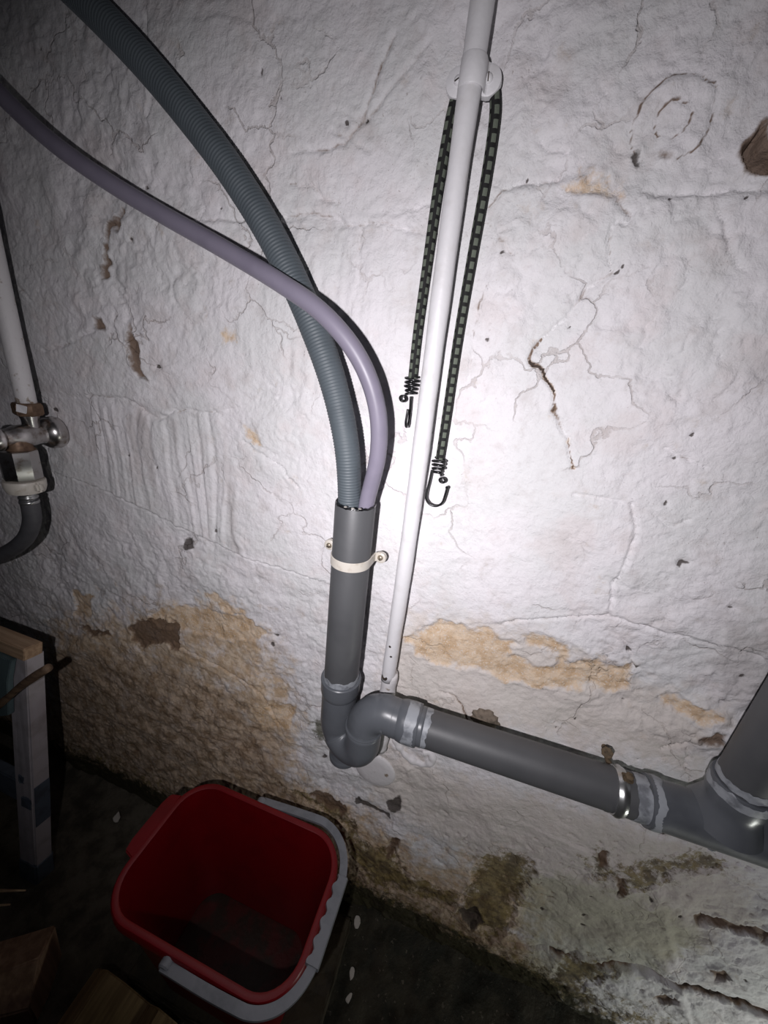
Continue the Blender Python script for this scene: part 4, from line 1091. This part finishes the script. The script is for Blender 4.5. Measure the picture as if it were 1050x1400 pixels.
part('top_rail', box('top_rail', (.62, .030, .024), fp(-.285, -.004, .530), bevel=.0015, rough=.0006, seed=8, cuts=3), M['pine'], frame, 'raw pine top rail')
me = prism('panel', [(.004, .517), (-.60, .517), (-.60, .02), (-.24, .22), (-.06, .375), (-.010, .400), (-.008, .47)], .010, (0, 0, 0), (1, 0, 0), (0, 0, 1), bevel=.0012)
me.transform(fp(0, -.0165, 0))
part('panel', me, M['teal'], frame, 'teal painted panel')
part('cross_rail', box('cross_rail', (.56, .02, .05), fp(-.300, .0, .205), bevel=.002), M['bluepaint'], frame)
stick = link('stick', tube('stick', resample(catmull([(-0.6317, -0.125, 0.5382), (-0.6938, -0.135, 0.4846), (-0.7648, -0.145, 0.4153), (-0.8881, -0.16, 0.3127)], .01), .008), lambda i, s: .0068 + .0009 * math.sin(s * 40), 14), M['twig'])
tag(stick, 'thin brown stick leaning across the teal panel', 'stick')
for i, (a_, b_) in enumerate((((-.70, -.215, .035), (-.86, -.28, .045)), ((-.715, -.235, .018), (-.86, -.30, .024)))):
    o = link('wood_sliver', tube('wood_sliver', resample([a_, b_], .02), lambda k, s: .004 - .012 * max(0, .15 - s) ** 2 * 10, 7), M['pine'])
    tag(o, ('upper pale wood sliver beside the foot of the white post', 'lower pale wood sliver beside the foot of the white post')[i], 'wood sliver', 'wood slivers at the post foot')

# ------------------------------------------------------------------ firewood
def log(name, poly, length, M4, mat, seed):
    """split log: polygon section with slight irregularity, length along local z"""
    rnd = random.Random(seed)
    n = 7
    rings = []
    for j in range(n):
        t = j / (n - 1)
        sc_ = 1 + rnd.uniform(-.02, .02)
        rings.append([M4 @ Vector((u * sc_ + rnd.uniform(-.0015, .0015), v * sc_ + rnd.uniform(-.0015, .0015), length * t)) for u, v in poly])
    m_ = len(poly)
    verts = [v for r_ in rings for v in r_]
    faces = [(j * m_ + k, j * m_ + (k + 1) % m_, (j + 1) * m_ + (k + 1) % m_, (j + 1) * m_ + k) for j in range(n - 1) for k in range(m_)]
    faces += [tuple(reversed(range(m_))), tuple((n - 1) * m_ + k for k in range(m_))]
    me = auto_sharp(mesh_from(name, verts, faces), 25)
    bm = bmesh.new()
    bm.from_mesh(me)
    es = [e for e in bm.edges if e.calc_face_angle(0) > .45]
    bmesh.ops.bevel(bm, geom=es, offset=.0025, segments=2, affect='EDGES')
    bm.to_mesh(me)
    bm.free()
    return link(name, me, mat)

hexp = [(-.050, -.040), (-.010, -.056), (.040, -.046), (.052, .004), (.018, .046), (-.036, .042)]
o = log('firewood_log', hexp, .24, Matrix.Translation((-.548, -.276, .046)) @ rot_to((-.82, -.57, 0), .25), M['firewood'], 1)
tag(o, 'reddish split firewood log lying at the left edge below the white post', 'firewood', 'firewood on the floor')
wedge = [(-.086, .0), (.086, .0), (.088, .046), (.052, .062), (.034, .056), (-.012, .076), (-.050, .082), (-.080, .060)]
M4 = Matrix(((1, 0, 0, -.389), (0, 0, -1, -.250), (0, 1, 0, -.004), (0, 0, 0, 1)))
o = log('firewood_log', wedge, .24, M4, M['firewood_y'], 2)
tag(o, 'broad tan split firewood log lying in front of the red bucket', 'firewood', 'firewood on the floor')

# ------------------------------------------------------------------ plaster flakes fallen on the floor
def flake(x, y, z, s, label, seed, tilt=0.1):
    rnd = random.Random(seed)
    n = 8
    poly = [(math.cos(2 * math.pi * k / n) * s * rnd.uniform(.6, 1.1), math.sin(2 * math.pi * k / n) * s * .6 * rnd.uniform(.6, 1.15)) for k in range(n)]
    me = prism('plaster_flake', poly, .004, (0, 0, 0), (1, 0, 0), (0, 1, 0), bevel=.0008)
    o = link('plaster_flake', me, M['flake'])
    o.location = (x, y, z)
    o.rotation_euler = (tilt, -tilt * .5, rnd.uniform(0, 3))
    tag(o, label, 'plaster flake', 'plaster flakes on the floor')
for x, y, s_, lab in ((-.672, -.051, .013, 'pale plaster flake on the dark floor left of the red bucket'),
                      (-.0745, -.026, .012, 'larger plaster flake against the wall right of the red bucket'),
                      (-.058, -.095, .009, 'middle plaster flake beside the slab edge right of the bucket'),
                      (-.052, -.125, .008, 'plaster flake beside the slab edge nearest the bottom of the picture')):
    flake(x, y, .008, s_, lab, int(abs(x) * 1e4))
